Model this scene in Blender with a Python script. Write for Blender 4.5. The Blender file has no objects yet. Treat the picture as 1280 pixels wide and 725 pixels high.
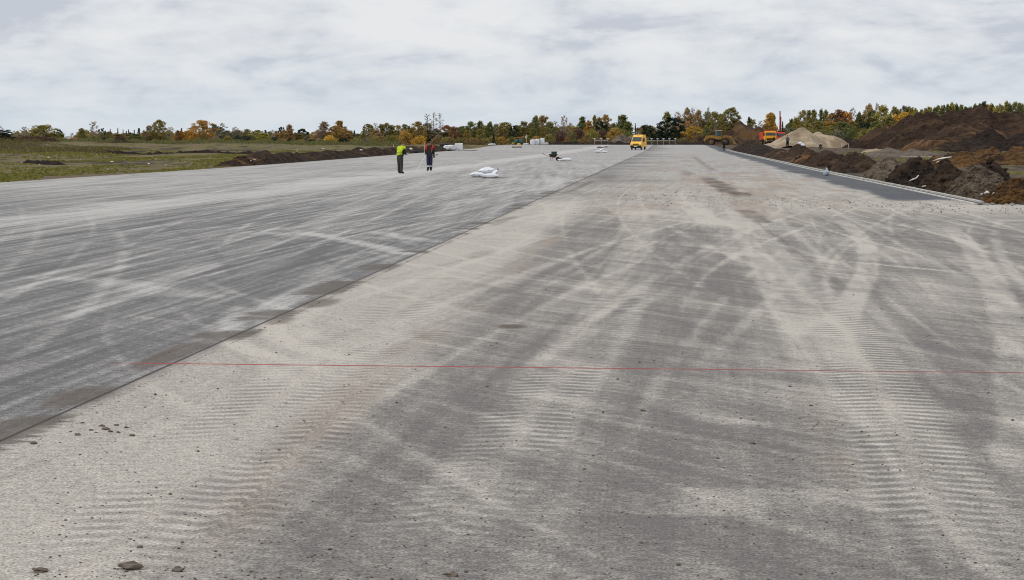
import bpy, bmesh, math, random
from mathutils import Vector, Matrix, noise
R = math.radians
sc = bpy.context.scene
COL = sc.collection
rnd = random.Random(11)

# ------------------------------------------------------------------ camera
FPX, HC, HY, VX = 2308.0, 2.05, 173.0, 842.0       # focal in 1280-px units, eye height, horizon row, vanishing column
pitch = math.atan((362.5-HY)/FPX)
yaw = math.atan((VX-640)/(FPX/math.cos(pitch)))
cam = bpy.data.cameras.new('camera'); camo = bpy.data.objects.new('camera', cam); COL.objects.link(camo)
cam.sensor_width = 36; cam.lens = 36*FPX/1280; cam.clip_start = .1; cam.clip_end = 9000
camo.location = (0, 0, HC); camo.rotation_euler = (R(90)-pitch, 0, yaw)
sc.camera = camo
CM = camo.rotation_euler.to_matrix()
def ray(px, py): return CM @ Vector((px-640, 362.5-py, -FPX)).normalized()
def at(px, py, z=0.0):
    d = ray(px, py); t = (z-HC)/d.z
    return Vector((0, 0, HC)) + d*t
def atD(px, D):                                     # ground position on the column px at distance D along the runway
    d = ray(px, HY); t = D/d.y
    return Vector((d.x*t, D, gz(d.x*t, D)))
def zat(py, D): return HC - (py-HY)/FPX*D
def sm(a, b, v):
    t = max(0, min(1, (v-a)/(b-a))); return t*t*(3-2*t)

# ------------------------------------------------------------------ light
SUN_EL, SUN_AZ = 36, 248     # azimuth from +Y clockwise: from behind the camera's left shoulder
w = bpy.data.worlds.new('World'); sc.world = w; w.use_nodes = True
nt = w.node_tree; nt.nodes.clear()
def wn(t, **k):
    n = nt.nodes.new(t)
    for a, b in k.items(): setattr(n, a, b)
    return n
L = nt.links.new
sky = wn('ShaderNodeTexSky', sky_type='NISHITA', sun_disc=False, sun_elevation=R(SUN_EL), sun_rotation=R(SUN_AZ), air_density=1, dust_density=2)
skb = wn('ShaderNodeBackground'); skb.inputs[1].default_value = .08; L(sky.outputs[0], skb.inputs[0])
tc = wn('ShaderNodeTexCoord'); sep = wn('ShaderNodeSeparateXYZ'); L(tc.outputs['Generated'], sep.inputs[0])
def m(op, a, b=None, c=None):
    n = wn('ShaderNodeMath', operation=op)
    for i, v in enumerate((a, b, c)):
        if v is None: continue
        if hasattr(v, 'is_output'): L(v, n.inputs[i])
        else: n.inputs[i].default_value = v
    return n.outputs[0]
zc = m('ADD', m('MAXIMUM', sep.outputs[2], 0), .30)
cv = wn('ShaderNodeCombineXYZ'); L(m('DIVIDE', sep.outputs[0], zc), cv.inputs[0]); L(m('DIVIDE', sep.outputs[1], zc), cv.inputs[1])
n1 = wn('ShaderNodeTexNoise'); n1.inputs['Scale'].default_value = 3.6; n1.inputs['Detail'].default_value = 8; n1.inputs['Roughness'].default_value = .56; n1.inputs['Distortion'].default_value = .5
L(cv.outputs[0], n1.inputs['Vector'])
n2 = wn('ShaderNodeTexNoise'); n2.inputs['Scale'].default_value = 11; n2.inputs['Detail'].default_value = 6; n2.inputs['Roughness'].default_value = .6
L(cv.outputs[0], n2.inputs['Vector'])
cl = m('ADD', m('MULTIPLY', n1.outputs[0], .72), m('MULTIPLY', n2.outputs[0], .28))
rp = wn('ShaderNodeValToRGB'); L(cl, rp.inputs[0])
e = rp.color_ramp.elements
e[0].position = .40; e[0].color = (.57, .605, .68, 1); e[1].position = .58; e[1].color = (.83, .84, .86, 1)
q = e.new(.47); q.color = (.71, .74, .79, 1)
q = e.new(.54); q.color = (.80, .82, .845, 1)
mixc = wn('ShaderNodeMixRGB'); lowf = wn('ShaderNodeMapRange'); lowf.inputs[1].default_value = 0; lowf.inputs[2].default_value = .055; lowf.inputs[3].default_value = .6; lowf.inputs[4].default_value = 0
L(sep.outputs[2], lowf.inputs[0]); L(lowf.outputs[0], mixc.inputs[0]); L(rp.outputs[0], mixc.inputs[1]); mixc.inputs[2].default_value = (.63, .72, .80, 1)
zen = wn('ShaderNodeMapRange'); zen.inputs[1].default_value = .15; zen.inputs[2].default_value = 1; zen.inputs[3].default_value = 1; zen.inputs[4].default_value = 1.55
L(sep.outputs[2], zen.inputs[0])
cb = wn('ShaderNodeBackground'); L(mixc.outputs[0], cb.inputs[0]); L(zen.outputs[0], cb.inputs[1])
ms = wn('ShaderNodeMixShader'); ms.inputs[0].default_value = .94; L(skb.outputs[0], ms.inputs[1]); L(cb.outputs[0], ms.inputs[2])
wo = wn('ShaderNodeOutputWorld'); L(ms.outputs[0], wo.inputs[0])
sun = bpy.data.lights.new('sun', 'SUN'); sun.energy = 1.2; sun.angle = R(14); sun.color = (1, .95, .88)
suno = bpy.data.objects.new('sun', sun); COL.objects.link(suno)
sd = Vector((math.sin(R(SUN_AZ))*math.cos(R(SUN_EL)), math.cos(R(SUN_AZ))*math.cos(R(SUN_EL)), math.sin(R(SUN_EL))))
suno.rotation_euler = sd.to_track_quat('Z', 'Y').to_euler()
sc.view_settings.view_transform = 'Standard'; sc.view_settings.look = 'None'; sc.view_settings.gamma = 1
sc.view_settings.exposure = 0.0
sc.cycles.max_bounces = 5; sc.cycles.filter_width = 1.05

# ------------------------------------------------------------------ helpers
def tag(o, label=None, cat=None, group=None, kind=None):
    if label: o['label'] = label
    if cat: o['category'] = cat
    if group: o['group'] = group
    if kind: o['kind'] = kind
    return o
def ob(name, bm, mats, parent=None, smooth=False):
    me = bpy.data.meshes.new(name); bm.to_mesh(me); bm.free()
    if not isinstance(mats, (list, tuple)): mats = [mats]
    for x in mats: me.materials.append(x)
    if smooth:
        for p in me.polygons: p.use_smooth = True
    o = bpy.data.objects.new(name, me); COL.objects.link(o)
    if parent: o.parent = parent
    return o
def empty(name, loc, rz=0, scale=1):
    o = bpy.data.objects.new(name, None); COL.objects.link(o); o.location = loc; o.rotation_euler = (0, 0, rz)
    o.scale = (scale,)*3; o.empty_display_size = .2
    return o
def copy_tree(o, parent=None):
    c = o.copy(); COL.objects.link(c); c.parent = parent
    for ch in o.children: copy_tree(ch, c)
    return c
def bx(bm, c, s, bev=0, rot=None, mat=0):
    r = bmesh.ops.create_cube(bm, size=1); vs = r['verts']
    bmesh.ops.scale(bm, vec=s, verts=vs)
    if bev:
        es = list({e for v in vs for e in v.link_edges})
        rr = bmesh.ops.bevel(bm, geom=es, offset=bev, segments=2, affect='EDGES', profile=.6)
        vs = list({v for f in rr['faces'] for v in f.verts} | {v for v in vs if v.is_valid})
    M = Matrix.Translation(c)
    if rot: M = M @ rot.to_4x4()
    bmesh.ops.transform(bm, matrix=M, verts=vs)
    if mat:
        for f in {f for v in vs for f in v.link_faces}: f.material_index = mat
    return vs
def tube(bm, pts, rad, seg=8, caps=True, mat=0):
    if not isinstance(rad, (list, tuple)): rad = [rad]*len(pts)
    pts = [Vector(p) for p in pts]; rings = []
    for i, p in enumerate(pts):
        d = (pts[min(i+1, len(pts)-1)]-pts[max(i-1, 0)]).normalized()
        a = d.orthogonal().normalized() if i == 0 else (pa - d*pa.dot(d)).normalized()
        pa = a; b = d.cross(a)
        rings.append([bm.verts.new(p+(a*math.cos(2*math.pi*k/seg)+b*math.sin(2*math.pi*k/seg))*rad[i]) for k in range(seg)])
    for i in range(len(rings)-1):
        for k in range(seg):
            f = bm.faces.new((rings[i][k], rings[i][(k+1) % seg], rings[i+1][(k+1) % seg], rings[i+1][k])); f.material_index = mat
    if caps:
        for rg in (rings[0][::-1], rings[-1]):
            f = bm.faces.new(rg); f.material_index = mat
def prism(bm, prof, x0, x1, taper=None, mat=0):
    """profile of (y,z) points extruded along x; taper(z) narrows the half width"""
    c = (x0+x1)/2
    def X(x, z): return c+(x-c)*(taper(z) if taper else 1)
    a = [bm.verts.new((X(x0, z), y, z)) for y, z in prof]; b = [bm.verts.new((X(x1, z), y, z)) for y, z in prof]
    n = len(prof)
    fs = [bm.faces.new((a[i], a[(i+1) % n], b[(i+1) % n], b[i])) for i in range(n)]
    fs += [bm.faces.new(a[::-1]), bm.faces.new(b)]
    for f in fs: f.material_index = mat
    bmesh.ops.recalc_face_normals(bm, faces=fs)
    return fs
def quad(bm, pts, th=.01, mat=0):
    vs = [bm.verts.new(p) for p in pts]; f = bm.faces.new(vs); f.normal_update(); nn = f.normal.copy(); f.material_index = mat
    r = bmesh.ops.extrude_face_region(bm, geom=[f]); ev = [g for g in r['geom'] if isinstance(g, bmesh.types.BMVert)]
    for v in ev: v.co -= nn*th
    return f
def torus_wheel(bm, c, r, wdt, seg=24, axis='X', hub=.55):
    prof = [(hub*r, -wdt*.42), (r*.9, -wdt*.5), (r*.985, -wdt*.36), (r, 0), (r*.985, wdt*.36), (r*.9, wdt*.5), (hub*r, wdt*.42)]
    rings = []
    for k in range(seg):
        a = 2*math.pi*k/seg; ca, sa = math.cos(a), math.sin(a)
        rings.append([bm.verts.new(Vector(c)+(Vector((x, q*ca, q*sa)) if axis == 'X' else Vector((q*ca, x, q*sa)))) for q, x in prof])
    for k in range(seg):
        for j in range(len(prof)):
            bm.faces.new((rings[k][j], rings[(k+1) % seg][j], rings[(k+1) % seg][(j+1) % len(prof)], rings[k][(j+1) % len(prof)]))
    bmesh.ops.recalc_face_normals(bm, faces=bm.faces)
def disc(bm, c, r, th, seg=20, axis='X'):
    d = Vector((1, 0, 0)) if axis == 'X' else Vector((0, 1, 0))
    tube(bm, [Vector(c)-d*th/2, Vector(c)-d*th*.3, Vector(c)+d*th*.3, Vector(c)+d*th/2], [r*.93, r, r, r*.93], seg)
    tube(bm, [Vector(c)-d*th*.8, Vector(c)+d*th*.8], r*.35, 10)

# ------------------------------------------------------------------ node helper
class E:
    """tiny expression builder over shader math nodes"""
    def __init__(s, T, o): s.T, s.o = T, o
    def _b(s, op, b, rev=False):
        n = s.T.nodes.new('ShaderNodeMath'); n.operation = op
        A, B = (b, s) if rev else (s, b)
        for i, v in enumerate((A, B)):
            if v is None: continue
            if isinstance(v, E): s.T.links.new(v.o, n.inputs[i])
            else: n.inputs[i].default_value = v
        return E(s.T, n.outputs[0])
    def __add__(s, b): return s._b('ADD', b)
    __radd__ = __add__
    def __sub__(s, b): return s._b('SUBTRACT', b)
    def __rsub__(s, b): return s._b('SUBTRACT', b, True)
    def __mul__(s, b): return s._b('MULTIPLY', b)
    __rmul__ = __mul__
    def __truediv__(s, b): return s._b('DIVIDE', b)
    def abs(s): return s._b('ABSOLUTE', None)
    def sin(s): return s._b('SINE', None)
    def frac(s): return s._b('FRACT', None)
    def max(s, b): return s._b('MAXIMUM', b)
    def min(s, b): return s._b('MINIMUM', b)
    def clamp(s): return s.max(0.).min(1.)
    def step(s, a, b, lo=0., hi=1.):               # smoothstep from a to b
        n = s.T.nodes.new('ShaderNodeMapRange'); n.interpolation_type = 'SMOOTHSTEP'
        s.T.links.new(s.o, n.inputs[0])
        if a > b: a, b, lo, hi = b, a, hi, lo
        for i, v in zip((1, 2, 3, 4), (a, b, lo, hi)): n.inputs[i].default_value = v
        return E(s.T, n.outputs[0])
class Mat:
    def __init__(s, name, rough=.9, spec=.3):
        s.m = bpy.data.materials.new(name); s.m.use_nodes = True; s.T = s.m.node_tree; s.p = s.T.nodes['Principled BSDF']
        s.p.inputs['Roughness'].default_value = rough; s.p.inputs['Specular IOR Level'].default_value = spec
        s.g = s.T.nodes.new('ShaderNodeTexCoord')
    def pos(s, world=True):
        if world:
            g = s.T.nodes.new('ShaderNodeNewGeometry'); return g.outputs['Position']
        return s.g.outputs['Object']
    def xyz(s, v):
        n = s.T.nodes.new('ShaderNodeSeparateXYZ'); s.T.links.new(v, n.inputs[0]); return [E(s.T, n.outputs[i]) for i in range(3)]
    def vec(s, x, y, z=0.):
        n = s.T.nodes.new('ShaderNodeCombineXYZ')
        for i, v in enumerate((x, y, z)):
            if isinstance(v, E): s.T.links.new(v.o, n.inputs[i])
            else: n.inputs[i].default_value = v
        return n.outputs[0]
    def noise(s, v, scale=1., detail=3., rough=.55, dist=0.):
        n = s.T.nodes.new('ShaderNodeTexNoise'); s.T.links.new(v, n.inputs['Vector'])
        n.inputs['Scale'].default_value = scale; n.inputs['Detail'].default_value = detail; n.inputs['Roughness'].default_value = rough; n.inputs['Distortion'].default_value = dist
        return E(s.T, n.outputs[0])
    def mix(s, f, a, b):
        n = s.T.nodes.new('ShaderNodeMixRGB')
        for i, v in enumerate((f, a, b)):
            if isinstance(v, E): s.T.links.new(v.o, n.inputs[i])
            elif hasattr(v, 'is_output'): s.T.links.new(v, n.inputs[i])
            elif i == 0: n.inputs[0].default_value = v
            else: n.inputs[i].default_value = (*v, 1)
        return n.outputs[0]
    def scale(s, col, e):
        n = s.T.nodes.new('ShaderNodeVectorMath'); n.operation = 'SCALE'; s.T.links.new(col, n.inputs[0]); s.T.links.new(e.o, n.inputs['Scale']); return n.outputs[0]
    def curve(s, ye, pts):
        """X as a function of Y through world points; returns (X, in-range mask)"""
        pts = sorted((p.y, p.x) for p in pts); y0, y1 = pts[0][0], pts[-1][0]
        xs = [p[1] for p in pts]; x0, x1 = min(xs)-.01, max(xs)+.01
        t = (ye-y0)*(1/(y1-y0))
        n = s.T.nodes.new('ShaderNodeFloatCurve'); c = n.mapping.curves[0]
        P = [((p[0]-y0)/(y1-y0), (p[1]-x0)/(x1-x0)) for p in pts]
        while len(c.points) < len(P): c.points.new(.5, .5)
        for cp, p in zip(c.points, P): cp.location = p
        n.mapping.update(); s.T.links.new(t.clamp().o, n.inputs[1])
        X = E(s.T, n.outputs[0])*(x1-x0)+x0
        return X, t.step(-.03, .06)*t.step(1.03, .94)
    def color(s, c):
        if hasattr(c, 'is_output'): s.T.links.new(c, s.p.inputs['Base Color'])
        else: s.p.inputs['Base Color'].default_value = (*c, 1)
    def bump(s, h, st=.5, dist=.02):
        n = s.T.nodes.new('ShaderNodeBump'); n.inputs['Strength'].default_value = st; n.inputs['Distance'].default_value = dist
        s.T.links.new(h.o, n.inputs['Height']); s.T.links.new(n.outputs[0], s.p.inputs['Normal'])
def simple(name, c1, c2=None, scale=3., rough=.7, spec=.3, bump=0, metal=0, bscale=None):
    k = Mat(name, rough, spec); k.p.inputs['Metallic'].default_value = metal
    v = k.pos(False); c2 = c2 or tuple(x*.7 for x in c1)
    nz = k.noise(v, scale, 5, .6); k.color(k.mix(nz.step(.35, .65), c1, c2))
    if bump: k.bump(k.noise(v, bscale or scale*4, 4, .6), bump, .03)
    return k.m

# ------------------------------------------------------------------ terrain
def edge_left(y): return -31.3 - 5.0*sm(110, 300, y) - 4*sm(300, 450, y)
def edge_right(y): return 9.35 - .35*sm(60, 120, y)
def gz(x, y): return .5*sm(290, 430, y)
def ground(x, y):
    z = gz(x, y)
    e = edge_left(y)
    if x < e:
        d = e-x
        z += -.05 + .28*sm(.3, 6, d)*noise.noise(Vector((x*.12, y*.05, 0))) + .05*noise.noise(Vector((x*.6, y*.3, 4)))
        z += 1.3*sm(20, 75, d)*sm(140, 230, y)*sm(-40, -75, x)*(.75+.5*noise.noise(Vector((x*.05, y*.02, 2))))*sm(520, 330, y)
    elif y < 58: z -= .03
    elif x > edge_right(y)+.7:
        d = x-edge_right(y)-.7
        z += -.08 + .35*sm(0, 8, d)*(noise.noise(Vector((x*.15, y*.06, 9)))+.2) + .06*noise.noise(Vector((x*.7, y*.4, 3)))
    else: z -= .05
    return z


def frange(a, b, n): return [a+(b-a)*i/(n-1) for i in range(n)]
def sheet(name, xs_of, ys, zf, mat):
    bm = bmesh.new(); rows = []
    for y in ys: rows.append([bm.verts.new((x, y, zf(x, y))) for x in xs_of(y)])
    for a, b in zip(rows, rows[1:]):
        for i in range(len(a)-1): bm.faces.new((a[i], a[i+1], b[i+1], b[i]))
    return tag(ob(name, bm, mat, smooth=True), kind='structure')
# the runway: a sheet with fine rows near the camera, its dirt marks stored per vertex
YS = [-15, -5, 2, 7]; y_ = 8.0
while y_ < 57.8: YS.append(y_); y_ += .05+.003*(y_-8)+.0001*(y_-8)**2
YS += [57.9, 58.0]; y_ = 58.0
while y_ < 449: y_ += .9+.02*(y_-58); YS.append(min(y_, 450))
def rx(y): return frange(edge_left(y), -24.1, 12)+frange(-24, 8, 520)+frange(8.2, 75 if y < 58 else edge_right(y), 16)
import numpy as np
PX = np.array([rx(y) for y in YS]); PY = np.repeat(np.array(YS)[:, None], PX.shape[1], 1)
def nsm(a, b, v):
    t = np.clip((v-a)/(b-a), 0, 1); return t*t*(3-2*t)
_g = np.random.default_rng(4)
def vnoise(x, y, seed=0):                          # smooth value noise, a few octaves
    out = 0; amp = .5
    for o_ in range(4):
        gr = np.random.default_rng(seed*7+o_).random((64, 64)); xi = np.floor(x).astype(int); yi = np.floor(y).astype(int); fx = x-xi; fy = y-yi
        fx = fx*fx*(3-2*fx); fy = fy*fy*(3-2*fy)
        v = (gr[xi % 64, yi % 64]*(1-fx)+gr[(xi+1) % 64, yi % 64]*fx)*(1-fy)+(gr[xi % 64, (yi+1) % 64]*(1-fx)+gr[(xi+1) % 64, (yi+1) % 64]*fx)*fy
        out = out+(v-.5)*amp*2; x = x*2.03+11; y = y*2.03+5; amp *= .55
    return out
WOB = vnoise(PX*.5, PY*.5, 1)*.5
LW = vnoise(PX*.18, PY*.12, 2)
DU = np.zeros_like(PX); TD = np.zeros_like(PX); BR = np.zeros_like(PX); TR = np.zeros_like(PX); ST = np.zeros_like(PX)
def px_track(pts): return [at(*p) for p in pts]
def ncurve(pts):
    p = sorted((q.y, q.x) for q in pts); ys = np.array([q[0] for q in p]); xs = np.array([q[1] for q in p])
    # Catmull style smoothing: resample then blur
    t = np.linspace(ys[0], ys[-1], 200); x = np.interp(t, ys, xs); k = max(3, 200//len(p)//2); 
    xp = np.pad(x, k, mode='reflect', reflect_type='odd'); x = np.convolve(xp, np.ones(2*k+1)/(2*k+1), 'valid')
    X_ = np.interp(PY, t, x); u = (PY-ys[0])/(ys[-1]-ys[0]); return X_, nsm(-.03, .07, u)*nsm(1.03, .93, u)
def track(pts, wd, amount, lugs=0., brn=0., soft=.35, per=.2, chev=.35, shift=None, pat=True):
    global DU, BR, TR, TD
    if shift: pts = [(a+shift[0], b+shift[1]) for a, b in pts]
    cx, inr = ncurve(px_track(pts))
    d = PX-cx+WOB*.12; a = np.abs(d); mk = nsm(wd, wd*(1-soft), a)*inr
    P = nsm(-.35, .15, vnoise(PX*1.3, PY*.7, int(wd*100)+3)) if pat else 1.
    DU = DU+mk*(P*.5+.5)*amount
    if lugs:
        tm_ = mk*nsm(wd*.05, wd*.2, a)*P*nsm(60, 30, PY)*lugs
        TD = np.where(tm_ > TR, a*chev+per*0, TD); TR = np.maximum(TR, tm_)
    if brn: BR = np.maximum(BR, mk*P*brn)
track([(250,700),(340,600),(430,500),(560,400),(640,340),(700,290)], .34, -.02, .9, .45, .7)
track([(100,725),(230,600),(330,510),(480,400),(560,340)], .6, .10, .75, .06, .6)
track([(500,724),(570,640),(680,500),(762,400),(800,300),(790,255)], .42, .36, .85, .05)
track([(640,724),(690,640),(750,500),(800,400)], .22, .1, .45, .0, .7)
track([(1215,724),(1170,620),(1115,520),(1080,440),(1040,400),(960,320),(925,265)], .46, .42, 1.0, .08)
track([(1075,640),(1040,560),(1010,500),(985,455)], .2, .2, .6, .3, .6)
track([(1045,412),(1066,380),(1084,340),(1086,312),(1074,292),(1050,276)], .22, .60, .2)
track([(1282,600),(1275,450),(1252,370),(1215,310),(1185,282)], .24, .55, .25)
track([(1070,500),(1010,400),(950,330),(890,280),(855,248)], .42, .36, .2)
track([(640,430),(720,380),(780,330),(815,280)], .4, .22)
track([(820,700),(850,600),(845,500),(870,400),(880,340)], .8, -.22, 0, 0, .8)
track([(420,724),(520,600),(640,480),(720,400)], .45, -.15, 0, 0, .8)
track([(1120,470),(1180,520),(1260,560)], .6, -.3, 0, 0, .8)
track([(1240,340),(1120,385),(1020,425),(900,470)], 1.3, .22, 0, 0, .9)
track([(990,610),(900,628),(800,645)], 1.2, .45, 0, 0, .9)
track([(640,440),(735,462),(830,492),(960,540)], .35, .38, 0, 0, .8)
track([(640,490),(780,508),(940,532)], .45, .35, 0, 0, .8)
track([(840,470),(900,478),(1000,492),(1200,530)], 1.0, .3, 0, 0, .8)
track([(700,405),(860,430),(1010,468)], .5, .32, 0, 0, .8)
track([(560,345),(700,352),(900,380),(1060,420)], 1.0, .3, 0, 0, .8)
track([(800,262),(950,286),(1120,312),(1280,345)], 1.3, .35, 0, 0, .8)
track([(820,300),(960,318),(1120,352),(1280,395)], 1.0, .3, 0, 0, .8)
for sh, wd, am in (((0,0), .09, .5), ((9,0), .07, .4), ((17,1), .07, .35), ((27,2), .06, .25)):
    track([(300,382),(281,393),(273,408),(283,425),(325,444),(400,462)], wd, am*.8, 0, 0, .4, shift=sh, pat=False)
for sh, wd, am in (((0,0), .17, .55), ((17,1), .10, .4)):
    track([(366,367),(336,380),(325,398),(343,420),(385,440),(450,452)], wd, am*.65, 0, 0, .4, shift=sh, pat=False)
track([(400,384),(372,398),(380,414),(405,426)], .17, .35, 0, 0, .5)
track([(375,290),(445,302),(515,319)], .34, .6, 0, 0, .6, pat=False)
track([(462,289),(545,303)], .4, .45, 0, 0, .6)
track([(300,290),(460,297),(560,300)], 1.2, .3, 0, 0, .8)
track([(40,345),(150,352),(240,372)], .9, .4, 0, 0, .8)
def wtrack(x0, y0, a, b, ya, yb, wd, am, lug=0):
    global DU, TR, TD
    u = PY-y0; cx = x0+a*u+b*u*u; d = np.abs(PX-cx+WOB*.05); k_ = math.hypot(1, a)
    P = nsm(-.5, .1, vnoise(PX*.8+x0, PY*.35, int(abs(x0*31)) % 90))
    mk = nsm(wd*k_, wd*k_*.45, d)*nsm(ya-2, ya+2, PY)*nsm(yb+3, yb-3, PY)*P
    DU = DU+mk*am
    if lug:
        q = mk*lug; TD = np.where(q > TR, d*.35, TD); TR = np.maximum(TR, q)
rt = random.Random(77)
for i in range(34):                                # pairs of wheel lines running with the lane on the right
    x0 = rt.uniform(-3.5, 7); y0 = rt.uniform(14, 40); a = rt.gauss(0, .07); b = rt.gauss(0, .0022); g_ = rt.choice((1.5, 1.8, 2.1)); wd = rt.uniform(.05, .13); am = rt.choice((.22, .3, .38, -.18))
    ya = rt.uniform(4, 30); yb = ya+rt.uniform(20, 70)
    for o_ in (0, g_): wtrack(x0+o_, y0, a, b, ya, yb, wd, am, .25 if wd > .1 else 0)
for i in range(26):                                # and on the left
    x0 = rt.uniform(-22, -5); y0 = rt.uniform(20, 50); a = rt.gauss(.0, .16); b = rt.gauss(0, .003); wd = rt.uniform(.06, .16); am = rt.choice((.25, .32, .4, -.15))
    ya = rt.uniform(8, 40); yb = ya+rt.uniform(15, 60)
    for o_ in (0, 1.8): wtrack(x0+o_, y0, a, b, ya, yb, wd, am)
for i in range(64):                                # sweeping turns that cross the lane
    x0 = rt.uniform(-4, 7); y0 = rt.uniform(12, 45); a = -rt.uniform(.35, .9); b = rt.uniform(-.012, .02); wd = rt.uniform(.03, .085); am = rt.uniform(.15, .36)
    wtrack(x0, y0, a, b, y0-rt.uniform(2, 8), y0+rt.uniform(3, 12), wd, am)
for i in range(14):
    x0 = rt.uniform(-20, -5); y0 = rt.uniform(22, 60); a = -rt.uniform(.5, 2.0); b = rt.uniform(-.02, .03); wd = rt.uniform(.05, .12); am = rt.uniform(.2, .4)
    wtrack(x0, y0, a, b, y0-rt.uniform(2, 6), y0+rt.uniform(2, 7), wd, am)
def stain(px, py, rx, ry, amt):
    global ST
    p = at(px, py); q = ((PX-p.x)/rx+WOB)**2+((PY-p.y)/ry+LW*.6)**2; ST = np.maximum(ST, nsm(1.3, .4, q)*amt)
stain(205, 449, .20, 1.3, .65); stain(92, 500, .24, .7, .65); stain(300, 421, .13, .6, .65); stain(20, 536, .25, .5, .6); stain(345, 402, .16, .5, .6); stain(396, 380, .24, .7, .65); stain(630, 276, .2, 3, .4); stain(636, 408.5, .17, .26, .9)
stain(858, 216, .35, 8, .35); stain(760, 222, .5, 6, .3); stain(600, 318, .25, 1.2, .25)
# broad fields of dust
RT = PX > -4.545
band = nsm(-4.7, -4.3, PX)*nsm(-1.9, -3.2, PX+LW*1.2)
BAND = band*nsm(66, 36, PY)
dR_ = .05+LW*.11+band*.72*nsm(80, 45, PY)+nsm(38, 58, PY+LW*12+PX*.8)*.55*nsm(-5.5, 0, PX+LW*3)+nsm(28, 45, PY)*.06-nsm(80, 140, PY)*.02
dL_ = .21+LW*.20+nsm(45, 80, PY)*.08+nsm(2.4, .2, np.abs(PX+LW*1.5+16))*.5*nsm(30, 50, PY)+nsm(35, 90, PY)*.32-nsm(1.7, .2, np.abs(PX+6.2+WOB))*.10*nsm(60, 30, PY)
DU = DU+np.where(RT, dR_, dL_)
EA = nsm(-.02, .42, vnoise(PX*.9, PY*.16, 12)*1.3+LW*.2)*nsm(38, 62, PY+LW*12)*nsm(300, 160, PY)*nsm(-3.5, 0, PX)*nsm(40, 18, PX)*.55
BR = np.maximum(BR, EA)
def smear(pts, wd, amt):
    global ST
    cx, inr = ncurve(px_track(pts)); d = np.abs(PX-cx+WOB*wd*1.2); ST = np.maximum(ST, nsm(wd, wd*.4, d)*inr*amt*(.55+.45*nsm(-.4, .1, vnoise(PX*2.2, PY*.5, 31))))
smear([(884,222),(897,230),(912,238),(928,246)], .55, .9); smear([(925,262),(940,270),(955,279)], .35, .6); smear([(740,226),(722,236),(700,244)], .18, .5)
smear([(868,196),(880,205),(892,214)], .35, .4); smear([(925,262),(990,310),(1060,362)], .07, .45)
rw = sheet('runway', rx, YS, lambda x, y: gz(x, y), None)
for nm, (A_, B_, C_) in (('marks', (DU*.5, TR, BR)), ('marks_more', (TD, ST, BAND))):
    at_ = rw.data.color_attributes.new(nm, 'FLOAT_COLOR', 'POINT')
    arr = np.ones(PX.shape+(4,), dtype=np.float32); arr[..., 0] = A_; arr[..., 1] = B_; arr[..., 2] = C_
    at_.data.foreach_set('color', arr.ravel())

pv = Mat('dusty_concrete', .88, .25)
PV = pv.pos(); X, Y, Z = pv.xyz(PV)
def attr(nm):
    n = pv.T.nodes.new('ShaderNodeAttribute'); n.attribute_name = nm; return pv.xyz(n.outputs['Color'])
aD, aT, aB = attr('marks'); aP, aS, aBd = attr('marks_more')
gran = pv.noise(PV, 55, 3, .7); gran2 = pv.noise(PV, 14, 4, .65)
broom = pv.noise(pv.vec(X*1.1, Y*13), 1.6, 4, .7)
longf = pv.noise(pv.vec(X*5, Y*.16), 1., 5, .68)
right = X.step(-4.58, -4.51)
def diag(dx, dy, across, along, seed):
    l = math.hypot(dx, dy); dx /= l; dy /= l
    u = X*dx+Y*dy; v = X*-dy+Y*dx
    return pv.noise(pv.vec(v*across, u*along, seed), 1., 6, .62, .3)
dg1 = diag(.47, -.88, 3.2, .17, 1.3)
dg2 = diag(.72, -.70, 6., .28, 4.1)
dg3 = diag(.02, 1, 5., .10, 9.4)
longi = diag(-.06, 1, 1.8, .05, 2.2)
long2 = diag(.05, 1, 7., .09, 3.2)
sR = ((dg1-.5)*1.0+(dg2-.5)*1.0+(dg3-.5)*.9)*(1.-aBd*.65)
sL = (longi-.5)*1.5+(longf-.5)*1.2+(long2-.5)*1.7+(dg2-.5)*.6
dust = aD*2+(sL*(1.-right)+sR*right)*(Y.step(220, 70)*.6+.4)
dust = dust+(broom-.5)*(.95-right*.5)*(1.-aBd*.6)+(gran2-.5)*1.1+(gran-.5)*.8*Y.step(60, 12)
dust = dust.step(-.34, 1.30)
right2 = right*(Y.step(150, 60)*.9+.1)
c = pv.mix(right2, pv.mix(dust, (.108, .104, .102), (.45, .43, .40)), pv.mix(dust, (.140, .128, .119), (.46, .418, .362)))
c = pv.mix(aB*(gran2.step(.3, .6)*.5+.5), c, (.27, .20, .145))
c = pv.mix(aS, c, (.090, .066, .049))
lw_ = pv.noise(pv.vec(X*.9, Y*.6, 3.3), 1., 3)
ph = ((Y+aP*1.+(gran2-.5)*.03+(lw_-.5)*.30)*(2*math.pi/.2)).sin()*.5+.5
tread = (ph.step(.25, .85)*aT*(gran2.step(.3, .55)*.6+.4)*lw_.step(.32, .52)*1.1).clamp()
c = pv.mix(tread*.62, c, (.115, .110, .105))
ridge = ((1.-ph).step(.5, .95)*aT).clamp()
c = pv.mix(ridge*.3, c, (.56, .53, .48))
jd = X+4.545
jr = pv.noise(pv.vec(X*1.6, Y*9), 1., 3, .6); jn = pv.noise(pv.vec(X*.3, Y*.42, 5.), 1., 3, .5)
jm = (jd+.14+(jr-.5)*.8).abs().step(.34, .24)*jn.step(.53, .58)*Y.step(110, 60)
c = pv.mix(jm*.85, c, (.105, .090, .074))
jl = (jd.abs()-Y.step(30, 120)*.03).step(.024, .010)
c = pv.mix(jl*.9, c, (.05, .036, .03))
ct = ((Y-16.42+5.2)*(1/10.42)).frac()*10.42-5.2
cw = ct.abs().step(.036, .014)
red1 = Y.step(20, 19)*X.step(-5.3, -4.4)
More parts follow.
